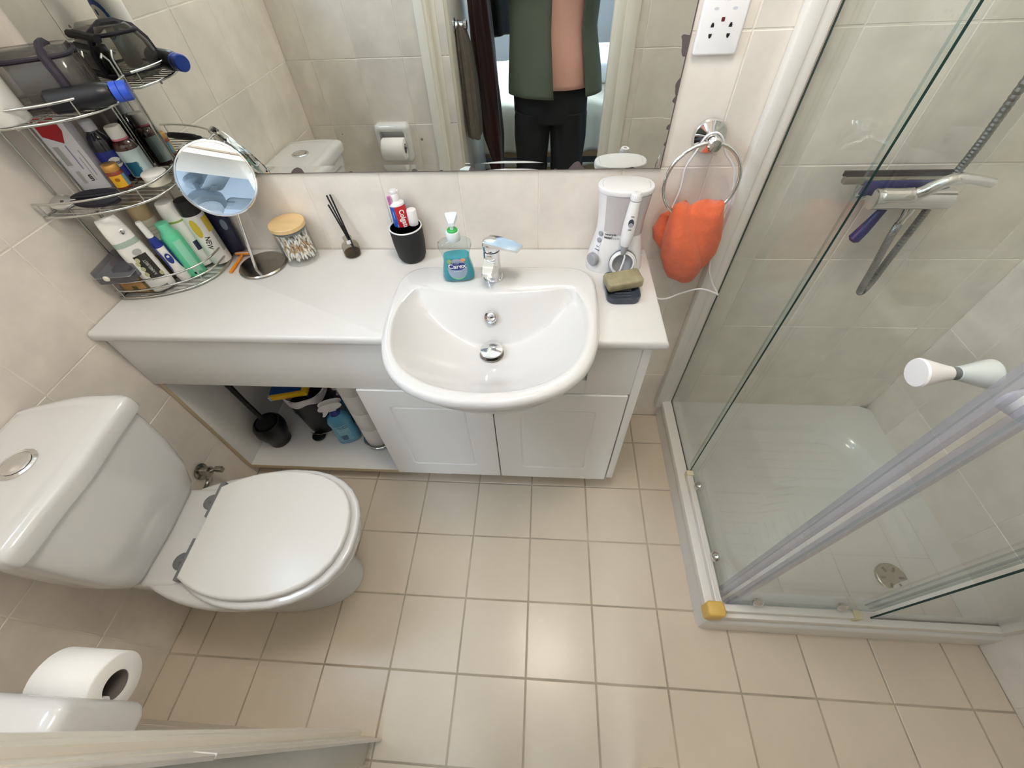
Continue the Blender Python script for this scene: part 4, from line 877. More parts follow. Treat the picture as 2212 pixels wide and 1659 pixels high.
v, f = oval(.020, .016); flatlab(b, v, f, .112, -.0176, m_sil, dx=.004)
for dx, z in ((-.013, .085), (-.011, .070), (-.013, .055), (.016, .045), (-.008, .094)): v, f = oval(.009, .012); flatlab(b, v, f, z, -.0186, m_leaf, 'flower_print', dx)
for i in range(9): v, f = patch(.0006 + .0006 * (i % 3), .007, 1); flatlab(b, v, f, .012, -.0178, m_rub, 'barcode', -.008 + i * .002)
b = can('electric_toothbrush', 'blue and white electric toothbrush handle beside the floral bottle', 'toothbrush', -.946, -.156, B1, None, None, tilt=(math.radians(2), math.radians(-3)))
m_bru = mat('brush_blue', (36, 56, 140), .35)
body(b, 'handle', [(.011, 0), (.0135, .002), (.0145, .02), (.0135, .05), (.0125, .08), (.0125, .105), (.0095, .122), (.0075, .130), (.001, .1305)], m_cream)
g = G(); 
for sgn in (0.62, -.62 - PI * 0):
    v, f = patch(.012, .085, 6, lambda x: (-.0425 * math.sqrt(max(.02, 1 - (x / .0062) ** 2)), .0425 * math.sqrt(max(.02, 1 - (x / .0062) ** 2)))); g.add([((.0142 if z < .02 else .0138) * math.cos(F + sgn * 1.9 + x / .013), .0146 * math.sin(F + sgn * 1.9 + x / .013), z + .075) for x, z, *_ in v], f)
obj('grip', g, m_bru, b, 60)
body(b, 'collar', [(.0128, .104), (.0098, .1225), (.0078, .1302)], m_bru)
body(b, 'shaft', [(.0078, .130), (.0075, .15), (.0072, .168), (.006, .171), (.001, .1715)], m_cream)
sticker(b, .014, .030, .0135, .072, F, m_bru, shape=oval, off=.0008); 
g = G(); v, f = oval(.0055, .0065); g.add(wrap(v, .0135, .078, F, .0013), f); v, f = oval(.003, .0035); obj('button', g, m_cream, b, 0)
b = can('spray_can', 'mint green deodorant spray can at the front of the bottom shelf', 'spray can', -.928, -.128, B1, None, None, tilt=(0, math.radians(-1)))
m_mint = mat('mint_green', (98, 208, 160), .3)
body(b, 'body', [(.020, 0), (.0228, .002), (.0228, .108), (.0215, .116), (.019, .120)], m_mint)
body(b, 'cap', [(.0185, .119), (.0165, .124), (.0150, .131), (.0148, .143), (.0135, .147), (.001, .148)], mat('mint_cap', (112, 210, 170), .3))
sticker(b, .020, .095, .0228, .058, F + .1, mat('mint_pale', (150, 222, 190), .35)); sticker(b, .006, .006, .0228, .012, F - .3, m_dk); lbl(b, '15', .006, .0228, .012, F + .15, m_dk)
b = can('spray_can', 'white spray can with a green ring behind the mint can', 'spray can', -.935, -.078, B1, None, None, tilt=(0, 0))
body(b, 'body', [(.022, 0), (.0255, .002), (.0255, .128), (.0250, .132)], m_cream); body(b, 'ring', [(.0257, .128), (.0257, .1325)], mat('lime_ring', (150, 176, 90), .4)); body(b, 'cap', [(.0245, .132), (.0240, .155), (.0215, .172), (.020, .175), (.001, .176)], m_cream)
sticker(b, .018, .026, .0255, .060, F + .35, mat('midnight_label', (40, 44, 78), .4))
b = can('spray_can', 'beige capped spray can at the back corner of the bottom shelf', 'spray can', -1.036, -.062, B1, None, None)
body(b, 'body', [(.022, 0), (.0255, .002), (.0255, .118), (.024, .125), (.0235, .126)], mat('pale_sage', (206, 206, 188), .35)); body(b, 'cap', [(.0240, .126), (.0240, .162), (.0225, .167), (.001, .168)], mat('beige_cap', (196, 176, 138), .4))
for k, (w_, z) in enumerate(((.022, .108), (.018, .098), (.026, .088))): sticker(b, w_, .002, .0255, z, F, m_sil)
sticker(b, .011, .011, .0255, .068, F + .45, mat('hazard_label', (220, 196, 180), .5)); sticker(b, .006, .006, .0255, .068, F + .45, m_dk, off=.0006, shape=oval)
b = can('spray_can', 'black capped white and yellow spray can at the right of the bottom shelf', 'spray can', -.889, -.068, B1, None, None)
m_wy = mat('spray_white', (238, 238, 232), .35); m_yl = mat('spray_yellow', (224, 196, 70), .4)
body(b, 'body', [(.023, 0), (.0262, .002), (.0262, .132), (.025, .138), (.0240, .140)], m_wy); body(b, 'cap', [(.0246, .140), (.0230, .168), (.0215, .176), (.001, .177)], m_black)
sticker(b, .020, .050, .0262, .108, F - .62, m_yl, shape=oval); sticker(b, .024, .040, .0262, .112, F + .75, m_yl); sticker(b, .022, .060, .0262, .062, F + .95, m_sil)
v, f = text('NEW', .017, .9, .0004); g = G(); g.add(wrap(turn(v, -PI / 2 - .25), .0262, .066, F - .32, .0006), f); obj('lettering', g, m_dk, b, 0)
b = thing('razor_pack', 'dark blue pack of razors upright at the right end of the caddy', 'razor pack', (-.868, -.026, B1), (math.radians(-4), 0, math.radians(20)))
g = G(); slab(g, rrect(0, 0, .052, .018, .006, 3), 0, .130, .005, 3); obj('pack', g, mat('midnight_plastic', (24, 30, 62), .3), b)
for x, z, w_, h_ in ((.010, .112, .018, .012), (.010, .082, .016, .030)):
    g = G(); v, f = oval(w_, h_); g.add([(x + a, -.0094, z + c) for a, c, _ in v], f); obj('window', g, mat('grey_window', (120, 130, 150), .3), b, 0)
m_card = mat('kraft_card', (206, 160, 104), .7, noise=.08, nscale=20); m_moss = mat('moss_print', (122, 108, 66), .7)
for i, z in enumerate((0, .0295)):
    b = thing('soap_box', ('lower', 'upper')[i] + ' of two brown card boxes stacked at the left of the caddy', 'box', (-1.036, -.176, B1 + z), (0, 0, math.radians(4)))
    g = G(); box(g, -.042, .042, -.040, .040, 0, .0285, .001); obj('carton', g, m_card, b); g = G(); box(g, .020, .0424, -.0405, .0405, -.0001, .0286); obj('band', g, m_moss, b)
    g = G(); v, f = patch(.014, .010); g.add([(a - .010, -.0405, c + .014) for a, c, _ in v], f); obj('print', g, m_moss, b, 0)
b = thing('clear_case', 'smoky see-through case resting on the brown boxes', 'case', (-1.034, -.205, B1 + .0585), (0, 0, math.radians(8)))
m_smk = clear('smoky_case', (.62, .62, .66), body=.35, bcol=(120, 122, 132), ior=1.5)
g = G(); slab(g, rrect(0, 0, .088, .110, .008, 3), 0, .034, .003, 2); obj('shell', g, m_smk, b)
g = G(); box(g, -.0445, .0445, -.0555, .0555, .0185, .0192); obj('seam', g, m_sil, b)
g = G(); box(g, -.010, .036, -.035, .040, .004, .028, .006); obj('contents', g, mat('dark_contents', (48, 44, 50), .5, noise=.5, nscale=40), b); g = G(); slab(g, ell(-.018, .02, .02, .028, 20), .004, .026, .006); obj('contents', g, mat('maroon_contents', (96, 62, 62), .6, noise=.4, nscale=60), b)
g = G(); lathe(g, [(.001, -.003), (.006, -.002), (.0075, .002), (.005, .005), (.001, .0055)], 16, M=T(-.012, -.055, .018, rx=PI / 2)); obj('clasp', g, mat('pearl', (232, 228, 210), .2, coat=.6), b)
tag_r = thing('razor', 'orange disposable razor lying on the worktop between caddy and mirror', 'razor', (-.841, -.078, CT + .0045), (0, 0, math.radians(2)))
m_or = mat('orange_plastic', (244, 146, 30), .4)
g = G(); tube(g, [(-.001, -.044, 0), (0, -.02, .001), (0, .020, .002), (.001, .036, .006)], [.0040, .0044, .0036, .0032], 10); obj('handle', g, m_or, tag_r)
g = G(); box(g, -.021, .021, .034, .044, .003, .0085, .0015); h = obj('head', g, m_or, tag_r); g = G(); box(g, -.0195, .0195, .0435, .0455, .003, .007); box(g, -.020, .020, .035, .0385, .0085, .0092); obj('blade', g, m_plas, h)
# --- middle shelf
b = thing('medicine_carton', 'white medicine carton with a red corner on the middle shelf', 'carton', (-1.050, -.094, B2), (0, 0, math.radians(14)))
g = G(); box(g, -.0315, .0315, -.014, .014, 0, .152, .0008); obj('carton', g, mat('carton_white', (232, 232, 238), .5), b)
def fr(name, pts, m): g = G(); g.add([(x, -.0145, z) for x, z in pts], [tuple(range(len(pts)))]); obj(name, g, m, b, 0)
fr('red_corner', [(-.026, .1515), (-.026, .116), (.006, .100), (.020, .124), (.020, .1515)], mat('carton_red', (176, 28, 38), .5))
m_ln = mat('carton_lilac', (150, 150, 190), .5); fr('print', [(.002, .096), (.002, .046), (.0045, .046), (.0045, .096)], m_ln)
for x0, x1, z0, z1 in ((-.024, -.012, .055, .095), (.020, .0225, .03, .085), (-.018, -.010, .015, .042), (.012, .0135, .02, .07)): fr('print', [(x0, z0), (x1, z0), (x1, z1), (x0, z1)], m_sil)
v, f = text('un', .015, 1.0, .0005); v = turn(v, -PI / 2); g = G(); g.add([(x + .006, -.0147, z + .026) for x, z, _ in v], f); obj('lettering', g, m_dk, b, 0)
m_drk = mat('dark_bottle', (20, 20, 30), .15, coat=.4); m_amb = mat('amber_glass', (70, 32, 22), .12, coat=.5)
b = can('medicine_bottle', 'dark bottle with a blue and white label next to the carton', 'bottle', -1.005, -.058, B2, None, None, rz=math.radians(35))
body(b, 'glass', [(.021, 0), (.0235, .003), (.0235, .085), (.019, .098), (.012, .106), (.012, .114)], m_drk); body(b, 'cap', [(.0135, .110), (.0135, .127), (.012, .129), (.001, .1295)], mat('lilac_cap', (206, 208, 220), .4))
sticker(b, .066, .056, .0235, .042, F, mat('royal_blue', (40, 56, 148), .4)); sticker(b, .028, .022, .0235, .046, F + .25, m_cream, shape=oval, off=.0006)
v, f = text('Nytol', .0105, 1, .0003); g = G(); g.add(wrap(v, .0235, .045, F + .25, .0010), f); obj('lettering', g, mat('navy_print', (34, 36, 96), .4), b, 0)
b = can('vitamin_jar', 'small amber jar with a gold lid and orange label on the middle shelf', 'jar', -.985, -.098, B2, None, None, rz=math.radians(40))
body(b, 'glass', [(.0155, 0), (.0175, .002), (.0175, .034), (.0155, .038), (.0145, .040)], mat('amber_red', (150, 54, 24), .2, coat=.4)); body(b, 'cap', [(.0165, .0385), (.0165, .0515), (.015, .053), (.001, .0533)], mat('gold_lid', (206, 158, 84), .35, metal=.5))
sticker(b, .026, .026, .0175, .018, F - .1, mat('amber_yellow', (238, 184, 44), .5), off=.0006); sticker(b, .010, .026, .0175, .018, F + .95, mat('sky_label', (110, 160, 190), .5), off=.0006)
v, f = oval(.010, .008); g = G(); g.add(wrap(v, .0175, .022, F - .1, .001), f); obj('print', g, mat('rust_print', (170, 100, 20), .5), b, 0)
b = can('medicine_bottle', 'brown bottle with white cap and pale blue label on the middle shelf', 'bottle', -.962, -.046, B2, None, None, rz=math.radians(40))
body(b, 'glass', [(.022, 0), (.0245, .003), (.0245, .072), (.021, .081), (.0145, .087), (.0145, .09)], m_amb); body(b, 'ring', [(.0172, .0865), (.0172, .0905)], mat('pink_ring', (222, 130, 146), .4)); body(b, 'cap', [(.0170, .0905), (.0166, .112), (.0150, .114), (.001, .1145)], m_cream)
sticker(b, .110, .058, .0245, .038, F, mat('pale_blue_label', (202, 222, 222), .5)); sticker(b, .026, .032, .0245, .027, F - .45, mat('teal_label', (26, 92, 120), .4), off=.0006)
for i in range(3): sticker(b, .003, .006, .0245, .018 + i * .010, F + .10, mat('teal_pale%d' % i, (90, 150, 165), .5), off=.0009)
b = can('cream_pot', 'small white lidded pot at the right end of the middle shelf', 'pot', -.904, -.082, B2, None, None)
body(b, 'pot', [(.024, 0), (.0265, .002), (.0265, .018)], mat('ivory', (236, 232, 214), .4)); body(b, 'lid', [(.0272, .018), (.0272, .025), (.025, .027), (.001, .0272)], m_cream)
b = thing('nail_nippers', 'steel nail nippers with thick black grips on the front of the middle shelf', 'nail nippers', (-1.005, -.186, B2 + .013), (math.radians(32), 0, math.radians(12)))
m_steel = mat('steel', (200, 200, 198), .25, metal=.9)
g = G(); slab(g, spline([(-.078, -.004), (-.070, -.016), (-.050, -.020), (-.030, -.012), (-.020, .0), (-.030, .010), (-.050, .016), (-.068, .012)], 4), -.004, .004, .0015, 2); lathe(g, [(.004, -.005), (.004, .0055), (.001, .006)], 14, M=T(-.048, -.003, 0)); obj('jaws', g, m_steel, b)
g = G(); lathe(g, [(.0035, .0055), (.003, .0066), (.001, .0067)], 12, M=T(-.048, -.003, 0)); obj('rivet', g, m_dk, b)
m_soft = mat('soft_black_grip', (24, 24, 34), .6)
for s_ in (1, -1):
    g = G(); o = spline([(-.030, s_ * .002), (-.020, s_ * .014), (.010, s_ * .020), (.045, s_ * .020), (.066, s_ * .014), (.072, s_ * .006), (.060, s_ * .0015), (.020, s_ * .0012)], 4)
    if s_ > 0: o = o[::-1]
    slab(g, o, -.006, .007, .004, 3); obj('grip', g, m_soft, b, 60)
# --- top shelf
b = can('pump_bottle', 'tall white cream bottle with a blue oval label at the left of the top shelf', 'bottle', -1.000, -.202, B3, None, None, rz=math.radians(196))
body(b, 'body', [(.029, 0), (.032, .003), (.032, .135), (.028, .148), (.016, .155), (.014, .158)], m_cream); body(b, 'cap', [(.0165, .157), (.0165, .176), (.006, .178), (.005, .20), (.001, .2005)], m_cream)
g = G(); tube(g, [(0, 0, .198), (0, -.012, .199), (0, -.034, .194)], [.006, .007, .005], 10); obj('nozzle', g, m_cream, b)
m_db = mat('deep_blue_print', (44, 88, 170), .4); m_lb = mat('sky_print', (120, 186, 216), .4)
sticker(b, .054, .070, .032, .085, F, m_lb, shape=oval); sticker(b, .048, .074, .032, .092, F, m_db, shape=oval, off=.0006); sticker(b, .038, .060, .032, .088, F, m_cream, shape=oval, off=.0009); sticker(b, .006, .012, .032, .105, F, m_db, shape=oval, off=.0012)
sticker(b, .0012, .070, .032, .04, F + 2.4, m_lb)
g = G(); v, f = text('Cetraben', .0075, 1, .0002); g.add(wrap(v, .032, .092, F, .0013), f); obj('lettering', g, m_rub, b, 0); g = G(); v, f = text('Ointment', .005); g.add(wrap(v, .032, .076, F, .0013), f); obj('lettering', g, m_sil, b, 0)
b = thing('wash_bag', 'clear plastic wash bag with dark piping on the top shelf', 'wash bag', (-.968, -.112, B3 + .001), (0, 0, math.radians(30)))
m_pvc = clear('clear_pvc', (.66, .65, .62), body=.22, bcol=(150, 146, 138), ior=1.5, rough=.08)
m_pip = mat('dark_piping', (36, 30, 42), .7); m_lining = mat('dark_lining', (26, 24, 30), .7)
def bag(k, z): return [(x * k[0], y * k[1], z) for x, y in rrect(0, 0, .158, .118, .03, 6)]
rows = [((.90, .80), 0), ((1.0, .96), .012), ((1.0, 1.0), .035), ((.98, .92), .060), ((.93, .70), .082), ((.90, .52), .094)]
g = G(); loft(g, [bag(k, z) for k, z in rows]); obj('shell', g, m_pvc, b, 60)
g = G(); tube(g, bag((.935, .72), .0815), .0038, 8, True); obj('piping', g, m_pip, b); g = G(); tube(g, bag((1.0, .98), .014), .003, 8, True); obj('piping', g, m_pip, b)
g = G(); tube(g, [(.040, -.056, .004), (.044, -.0605, .030), (.041, -.056, .060), (.036, -.044, .082), (.034, -.014, .095), (.034, .012, .095), (.036, .042, .082), (.04, .058, .05), (.04, .058, .01)], .0085, 8); obj('zip_band', g, m_pip, b)
g = G(); loft(g, [[(x, y, z) for x, y in rrect(.002, .044, .125, .022, .010, 4)] for z in (.004, .066)]); tube(g, [(-.07, .046, .078), (.0, .050, .082), (.07, .046, .078)], .008, 8); obj('lining', g, m_lining, b)
b = thing('shower_gel_bottle', 'dark bottle with a blue cap lying along the front of the top shelf', 'bottle', (-.950, -.135, B3 + .003), (0, 0, math.radians(31)))
b.location = (-.862, -.127, B3 + .021)
g = G(); lathe(g, [(.016, -.085), (.0200, -.080), (.0205, 0), (.018, .020), (.012, .026)], 28, M=T(ry=PI / 2)); obj('bottle', g, mat('near_black_blue', (16, 16, 24), .35), b)
g = G(); lathe(g, [(.0170, .026), (.0175, .028), (.0175, .038)], 28, M=T(ry=PI / 2)); lathe(g, [(.0172, .039), (.0170, .052), (.015, .054), (.001, .0542)], 28, M=T(ry=PI / 2)); obj('cap', g, mat('bright_blue', (46, 86, 200), .35), b)
# ------------------------------------------------------------------ things in the open niche under the worktop
NZ = .0804
b = thing('toilet_brush', 'black toilet brush in its holder at the left of the niche', 'toilet brush', (-1.000, -.225, NZ))
g = G(); lathe(g, [(.001, 0), (.036, 0), (.040, .004), (.042, .03), (.050, .055), (.056, .085), (.054, .110), (.046, .122), (.042, .122), (.048, .105), (.048, .08), (.001, .02)], 32); obj('holder', g, m_black, b)
g = G(); lathe(g, [(.001, .03), (.03, .04), (.036, .08), (.036, .125), (.020, .142), (.010, .15)], 20); obj('brush_head', g, mat('black_bristle', (14, 14, 15), .9), b); g = G(); tube(g, [(0, 0, .12), (-.012, 0, .25), (-.030, .004, .42), (-.032, .004, .44)], [.009, .0085, .010, .006], 12); obj('handle', g, m_black, b)
b = thing('pedal_bin', 'small black pedal bin with a white liner in the niche', 'bin', (-.848, -.128, NZ))
g = G(); lathe(g, [(.001, 0), (.062, 0), (.064, .004), (.066, .02), (.079, .215), (.0795, .222), (.077, .222), (.074, .21), (.062, .012), (.001, .012)], 40); obj('bucket', g, m_black, b)
g = G(); slab(g, ell(0, -.078, .026, .024, 24), .003, .012, .003); box(g, -.02, .02, -.075, -.055, .002, .010, .002); obj('pedal', g, m_black, b); g = G(); tube(g, [(-.03, -.072, .020), (-.015, -.078, .017), (.015, -.078, .017), (.03, -.072, .020)], .002, 6); obj('pedal_trim', g, m_chrome, b)
rn = random.Random(5); g = G(); R = []
for r, z in ((.0805, .195), (.0815, .210), (.081, .2235), (.076, .225), (.073, .21), (.068, .17)):
    R.append([(r * (1 + .012 * math.sin(9 * a + z * 40)) * math.cos(a), r * (1 + .012 * math.sin(9 * a + z * 40)) * math.sin(a), z + .008 * math.sin(5 * a + 1) * (1 if z < .22 else .3)) for a in [2 * PI * i / 60 for i in range(60)]])
loft(g, R, cap0=False, cap1=False); obj('liner', g, mat('white_liner', (222, 218, 222), .5), b, 60)
b = thing('sponge_pack', 'blue and yellow pack of sponges lying on top of the pedal bin', 'sponge pack', (-.880, -.150, NZ + .2275), (0, math.radians(-4), math.radians(10)))
g = G(); box(g, -.068, .068, -.040, .040, 0, .022, .003); obj('pack', g, mat('sponge_yellow', (238, 190, 30), .5), b); g = G(); box(g, -.066, .050, -.030, .0405, .0215, .0232, .001); obj('label', g, mat('pack_blue', (24, 72, 150), .4), b)
g = G(); box(g, -.0685, -.060, -.0405, -.01, .0002, .0215); obj('label', g, mat('pack_stripe', (180, 190, 214), .5), b)
b = thing('wipes_pack', 'blue pack of wipes standing behind the toilet brush', 'wipes pack', (-.945, -.075, NZ), (0, math.radians(3), math.radians(15)))
g = G(); slab(g, rrect(0, 0, .10, .05, .015, 4), 0, .23, .008, 3); obj('pack', g, mat('wipes_blue', (40, 92, 156), .35), b); g = G(); box(g, -.04, .04, -.0256, -.0250, .12, .16); obj('label', g, mat('wipes_label', (214, 220, 230), .5), b); g = G(); box(g, .02, .045, -.0258, -.0252, .165, .20); obj('label', g, mat('wipes_red', (150, 34, 44), .5), b)
m_tq = mat('blue_liquid', (84, 158, 196), .15, coat=.6)
def sprayer(label, x, y, rz, m, mc):
    b = thing('spray_bottle', label, 'spray bottle', (x, y, NZ), (0, 0, rz))
    def s(a, d, z): return [(p, q, z) for p, q in ell(0, 0, a, d, 36, 2.5)]
    g = G(); loft(g, [s(.040, .024, 0), s(.043, .027, .004), s(.044, .028, .05), s(.040, .026, .10), s(.043, .028, .130), s(.036, .024, .150), s(.020, .018, .166), s(.014, .014, .176)]); obj('bottle', g, m, b, 60)
    g = G(); loft(g, [s(.0195, .0180, .165), s(.0165, .0165, .176), s(.015, .015, .190)]); obj('collar', g, mc, b, 50)
    g = G(); loft(g, [[(p, q, z) for p, q in ((-.012 + dx, -.010), (.012 + dx, -.010), (.012 + dx, .010), (-.012 + dx, .010))] for dx, z in ((0, .188), (0, .205))]); slab(g, spline([(-.040, .214), (-.030, .226), (.0, .231), (.030, .226), (.034, .214), (.018, .203), (-.014, .202), (-.036, .206)], 3), -.011, .011, .004, 2, M=T(rx=PI / 2)); obj('trigger_head', g, m_plas, b, 40)
    g = G(); slab(g, spline([(-.016, .204), (-.008, .204), (-.020, .186), (-.036, .170), (-.040, .174), (-.028, .190)], 3), -.007, .007, .002, 2, M=T(rx=PI / 2) @ T(s=(-1, 1, 1)) if False else T(rx=PI / 2)); obj('trigger', g, m_plas, b, 40)
    g = G(); v, f = patch(.050, .075, 10); g.add([(p * .9, -.0290 + p * p * 6, q + .062) for p, q, _ in v], f); obj('label', g, mat('label_teal%d' % int(y * -1000), (126, 186, 206), .4), b, 0)
    g = G(); v, f = patch(.030, .030, 8); g.add([(p * .9 - .004, -.0294 + p * p * 6, q + .045) for p, q, _ in v], f); obj('label', g, mat('label_slate%d' % int(y * -1000), (64, 104, 140), .4), b, 0)
    for i in range(4): g = G(); v, f = patch(.045, .003, 8); g.add([(p * .9, -.0296 + p * p * 6, q + .085 + i * .010 + p * .15) for p, q, _ in v], f); obj('stripe', g, mat('label_stripe%d_%d' % (int(y * -1000), i), (170, 212, 224), .4), b, 0)
sprayer('blue trigger spray bottle with a white head in front of the bin', -.722, -.205, math.radians(162) - PI * 0 + math.radians(180) + math.radians(40), m_tq, m_bru)
sprayer('second blue trigger spray bottle behind the front one', -.705, -.105, math.radians(20), mat('blue_liquid_dark', (60, 130, 176), .2), m_bru)
b = thing('roll_stand', 'chrome toilet roll stand in the niche beside the cupboard door', 'roll stand', (-.602, -.195, NZ))
g = G(); tube(g, [(.060 * math.cos(a), .060 * math.sin(a), .006) for a in [2 * PI * i / 48 for i in range(48)]], .0055, 10, True); obj('base_ring', g, m_chrome, b); g = G(); tube(g, [(-.06, 0, .006), (.06, 0, .006)], .003, 8); tube(g, [(0, 0, .004), (0, 0, .452)], .005, 10); lathe(g, [(.001, .45), (.008, .452), (.009, .459), (.001, .466)], 14); obj('pole', g, m_chrome, b)
for i, s_ in enumerate(('lowest', 'second from the bottom', 'third from the bottom', 'topmost')): roll('toilet_roll', 'white toilet roll, %s on the chrome stand in the niche' % s_, 'toilet roll', (-.602, -.195, NZ + .0125 + i * .1015), (0, 0, 0), .054, .1005, 'toilet rolls on the stand in the niche')
# ------------------------------------------------------------------ bedroom things seen in the wall mirror
t = thing('bed', 'wooden bed with a cream valance in the bedroom behind the doorway', 'bed', (.25, -2.45, 0))
m_wood = mat('bed_wood', (176, 146, 104), .5, noise=.15, nscale=7); m_val = mat('cream_cotton', (222, 216, 196), .9, bump=.4, bscale=50)
g = G(); box(g, -1.0, 1.0, -.55, .50, .265, .33, .006)
for x in (-.9, .9):
    for y in (-.5, .45): box(g, x - .03, x + .03, y - .03, y + .03, 0, .27, .004)
obj('frame', g, m_wood, t)
g = G(); box(g, -.98, .98, -.54, .49, .33, .56, .05, n=4); obj('mattress', g, m_val, t)
rows = 26; R = []
g = G(); v = []; f = []; nx = 120
for j in range(rows + 1):
    for i in range(nx + 1):
        x = -1.03 + 2.06 * i / nx; k = j / rows
        if k < .55: y = -.55 + (.50 + .55) * k / .55; z = .575 + .008 * math.sin(x * 9 + y * 6) + .005 * math.sin(x * 23 - y * 12)
        else: kk = (k - .55) / .45; y = .50 + .030 * min(1, kk * 5) + .009 * math.sin(x * 31 + kk * 2) * kk + .004 * math.sin(x * 70); z = .575 - .265 * kk + .006 * math.sin(x * 14) * kk
        v.append((x, y, z))
for j in range(rows):
    for i in range(nx): a = j * (nx + 1) + i; f.append((a, a + 1, a + nx + 2, a + nx + 1))
g.add(v, f); o = obj('valance', g, m_val, t, 180); sd = o.modifiers.new('s', 'SOLIDIFY'); sd.thickness = .004
g = G(); slab(g, rrect(0, 0, .9, .62, .10, 6), 0, .11, .05, 4, M=T(.35, -.12, .585)); obj('duvet', g, mat('white_duvet', (232, 234, 240), .9, bump=.4, bscale=14), t, 60)
# open bedroom door with clothes on its hooks
dr = thing('bedroom_door', 'white door standing open into the bedroom, hung with clothes', 'door', (-.415, -1.245, 0), (0, 0, math.radians(1)))
g = G(); box(g, -.020, .020, -.72, 0, .006, 2.0, .002); obj('leaf', g, m_gloss, dr)
def hook(y, z): g = G(); lathe(g, [(.026, 0), (.026, .004), (.015, .008), (.010, .040), (.017, .045), (.017, .058), (.001, .060)], 20, M=T(.020, y, z, ry=PI / 2)); obj('coat_hook', g, m_chrome, dr)
hook(-.10, 1.065); hook(-.30, 1.62); hook(-.52, 1.55)
def garment(name, label, cat, rows, m, folds, seed, sides=True):
    """hanging cloth; rows = (z, x, y, half width along x, half width along y)"""
    rn = random.Random(seed); ph = [rn.uniform(0, 6) for _ in range(4)]; g = G(); R = []; n = 56
    rr_ = []
    for a, b_ in zip(rows, rows[1:]):
        for j in range(6): rr_.append([a[i] + (b_[i] - a[i]) * j / 6 for i in range(5)])
    rr_.append(rows[-1])
    for z, x, y, hx, hy in rr_:
        r = []
        for i in range(n):
            an = 2 * PI * i / n; k = 1 + folds * (math.sin(6 * an + ph[0] + z * 3) + .6 * math.sin(11 * an + ph[1] - z * 5))
            r.append((x + hx * math.cos(an) * k, y + hy * math.sin(an) * k, z + .006 * math.sin(3 * an + ph[2])))
        R.append(r)
    loft(g, R); return tag(obj(name, g, m, None, 180), label, cat)
garment('grey_robe', 'grey towelling robe hanging from the hook on the open door', 'robe', [(1.075, -.372, -1.35, .008, .012), (1.06, -.366, -1.35, .020, .028), (.98, -.356, -1.36, .030, .055), (.85, -.350, -1.37, .034, .070), (.70, -.348, -1.375, .036, .075), (.615, -.346, -1.375, .034, .074), (.610, -.346, -1.375, .028, .066)], mat('grey_towelling', (116, 108, 100), .95, noise=.12, nscale=40, bump=.6, bscale=300), .10, 3)
garment('dark_red_dress', 'long dark red dress hanging in front of the open door', 'dress', [(1.62, -.365, -1.56, .008, .012), (1.58, -.350, -1.56, .03, .07), (1.30, -.315, -1.56, .045, .085), (1.0, -.298, -1.56, .052, .09), (.75, -.285, -1.555, .056, .095), (.55, -.270, -1.55, .052, .09), (.42, -.255, -1.545, .032, .06), (.36, -.245, -1.54, .012, .03)], mat('dark_red_cloth', (58, 20, 18), .7, sheen=.2), .10, 8)
garment('black_jacket', 'black jacket hanging beside the dark red dress on the open door', 'jacket', [(1.56, -.36, -1.78, .01, .015), (1.52, -.30, -1.78, .07, .10), (1.30, -.255, -1.78, .095, .12), (1.05, -.245, -1.78, .100, .12), (.96, -.245, -1.78, .098, .115), (.955, -.245, -1.78, .088, .10)], mat('black_cloth', (17, 17, 20), .6), .07, 5)
# ceiling fan (seen in the round mirror)
t = thing('ceiling_fan', 'grey ceiling fan with flat blades in the bedroom', 'ceiling fan', (.36, -1.80, ZC))
m_fan = mat('fan_grey', (140, 150, 156), .5)
g = G(); lathe(g, [(.001, 0), (.06, 0), (.06, -.03), (.02, -.04), (.015, -.12), (.09, -.13), (.12, -.16), (.12, -.20), (.09, -.22), (.001, -.225)], 40); obj('motor', g, m_fan, t)
g = G(); lathe(g, [(.085, -.22), (.085, -.24), (.06, -.27), (.001, -.28)], 36); obj('light_shade', g, mat('fan_shade', (206, 212, 214), .4), t)
for k in range(4):
    g = G(); M = T(rz=k * PI / 2 + .03); slab(g, rrect(.36, 0, .46, .13, .03, 4), -.172, -.165, .002, 2, M=M); box(g, .09, .18, -.02, .02, -.176, -.168, M=M); obj('blade', g, m_fan, t)
# ------------------------------------------------------------------ the person taking the picture (seen in the wall mirror)
per = thing('person', 'person in open olive overshirt, pink top and black trousers, holding up a phone', 'person', (.045, -1.335, 0))
m_skin = mat('skin', (206, 158, 130), .5, sss=.1); m_hair = mat('dark_hair', (36, 28, 24), .6)
def skinned(name, verts, edges, radii, m, parent, sub=2):
    me = bpy.data.meshes.new(name); me.from_pydata(verts, edges, []); me.update(); o = bpy.data.objects.new(name, me); COL.objects.link(o)
    o.modifiers.new('skin', 'SKIN'); sv = me.skin_vertices[0].data
    for i, r in enumerate(radii): sv[i].radius = (r if isinstance(r, tuple) else (r, r)); sv[i].use_root = (i == 0)
    s_ = o.modifiers.new('sub', 'SUBSURF'); s_.levels = sub; s_.render_levels = sub
    bpy.context.view_layer.update(); dg = bpy.context.evaluated_depsgraph_get(); m2 = bpy.data.meshes.new_from_object(o.evaluated_get(dg))
    bpy.data.objects.remove(o); m2.materials.clear(); m2.materials.append(m); m2.polygons.foreach_set('use_smooth', [True] * len(m2.polygons))
    p = bpy.data.objects.new(name, m2); COL.objects.link(p); p.parent = parent; return p
V = []; E = []; RD = []
def chain(pts, start=None):
    prev = start
    for p, r in pts:
        V.append(p); RD.append(r); i = len(V) - 1
        if prev is not None: E.append((prev, i))
        prev = i
    return prev
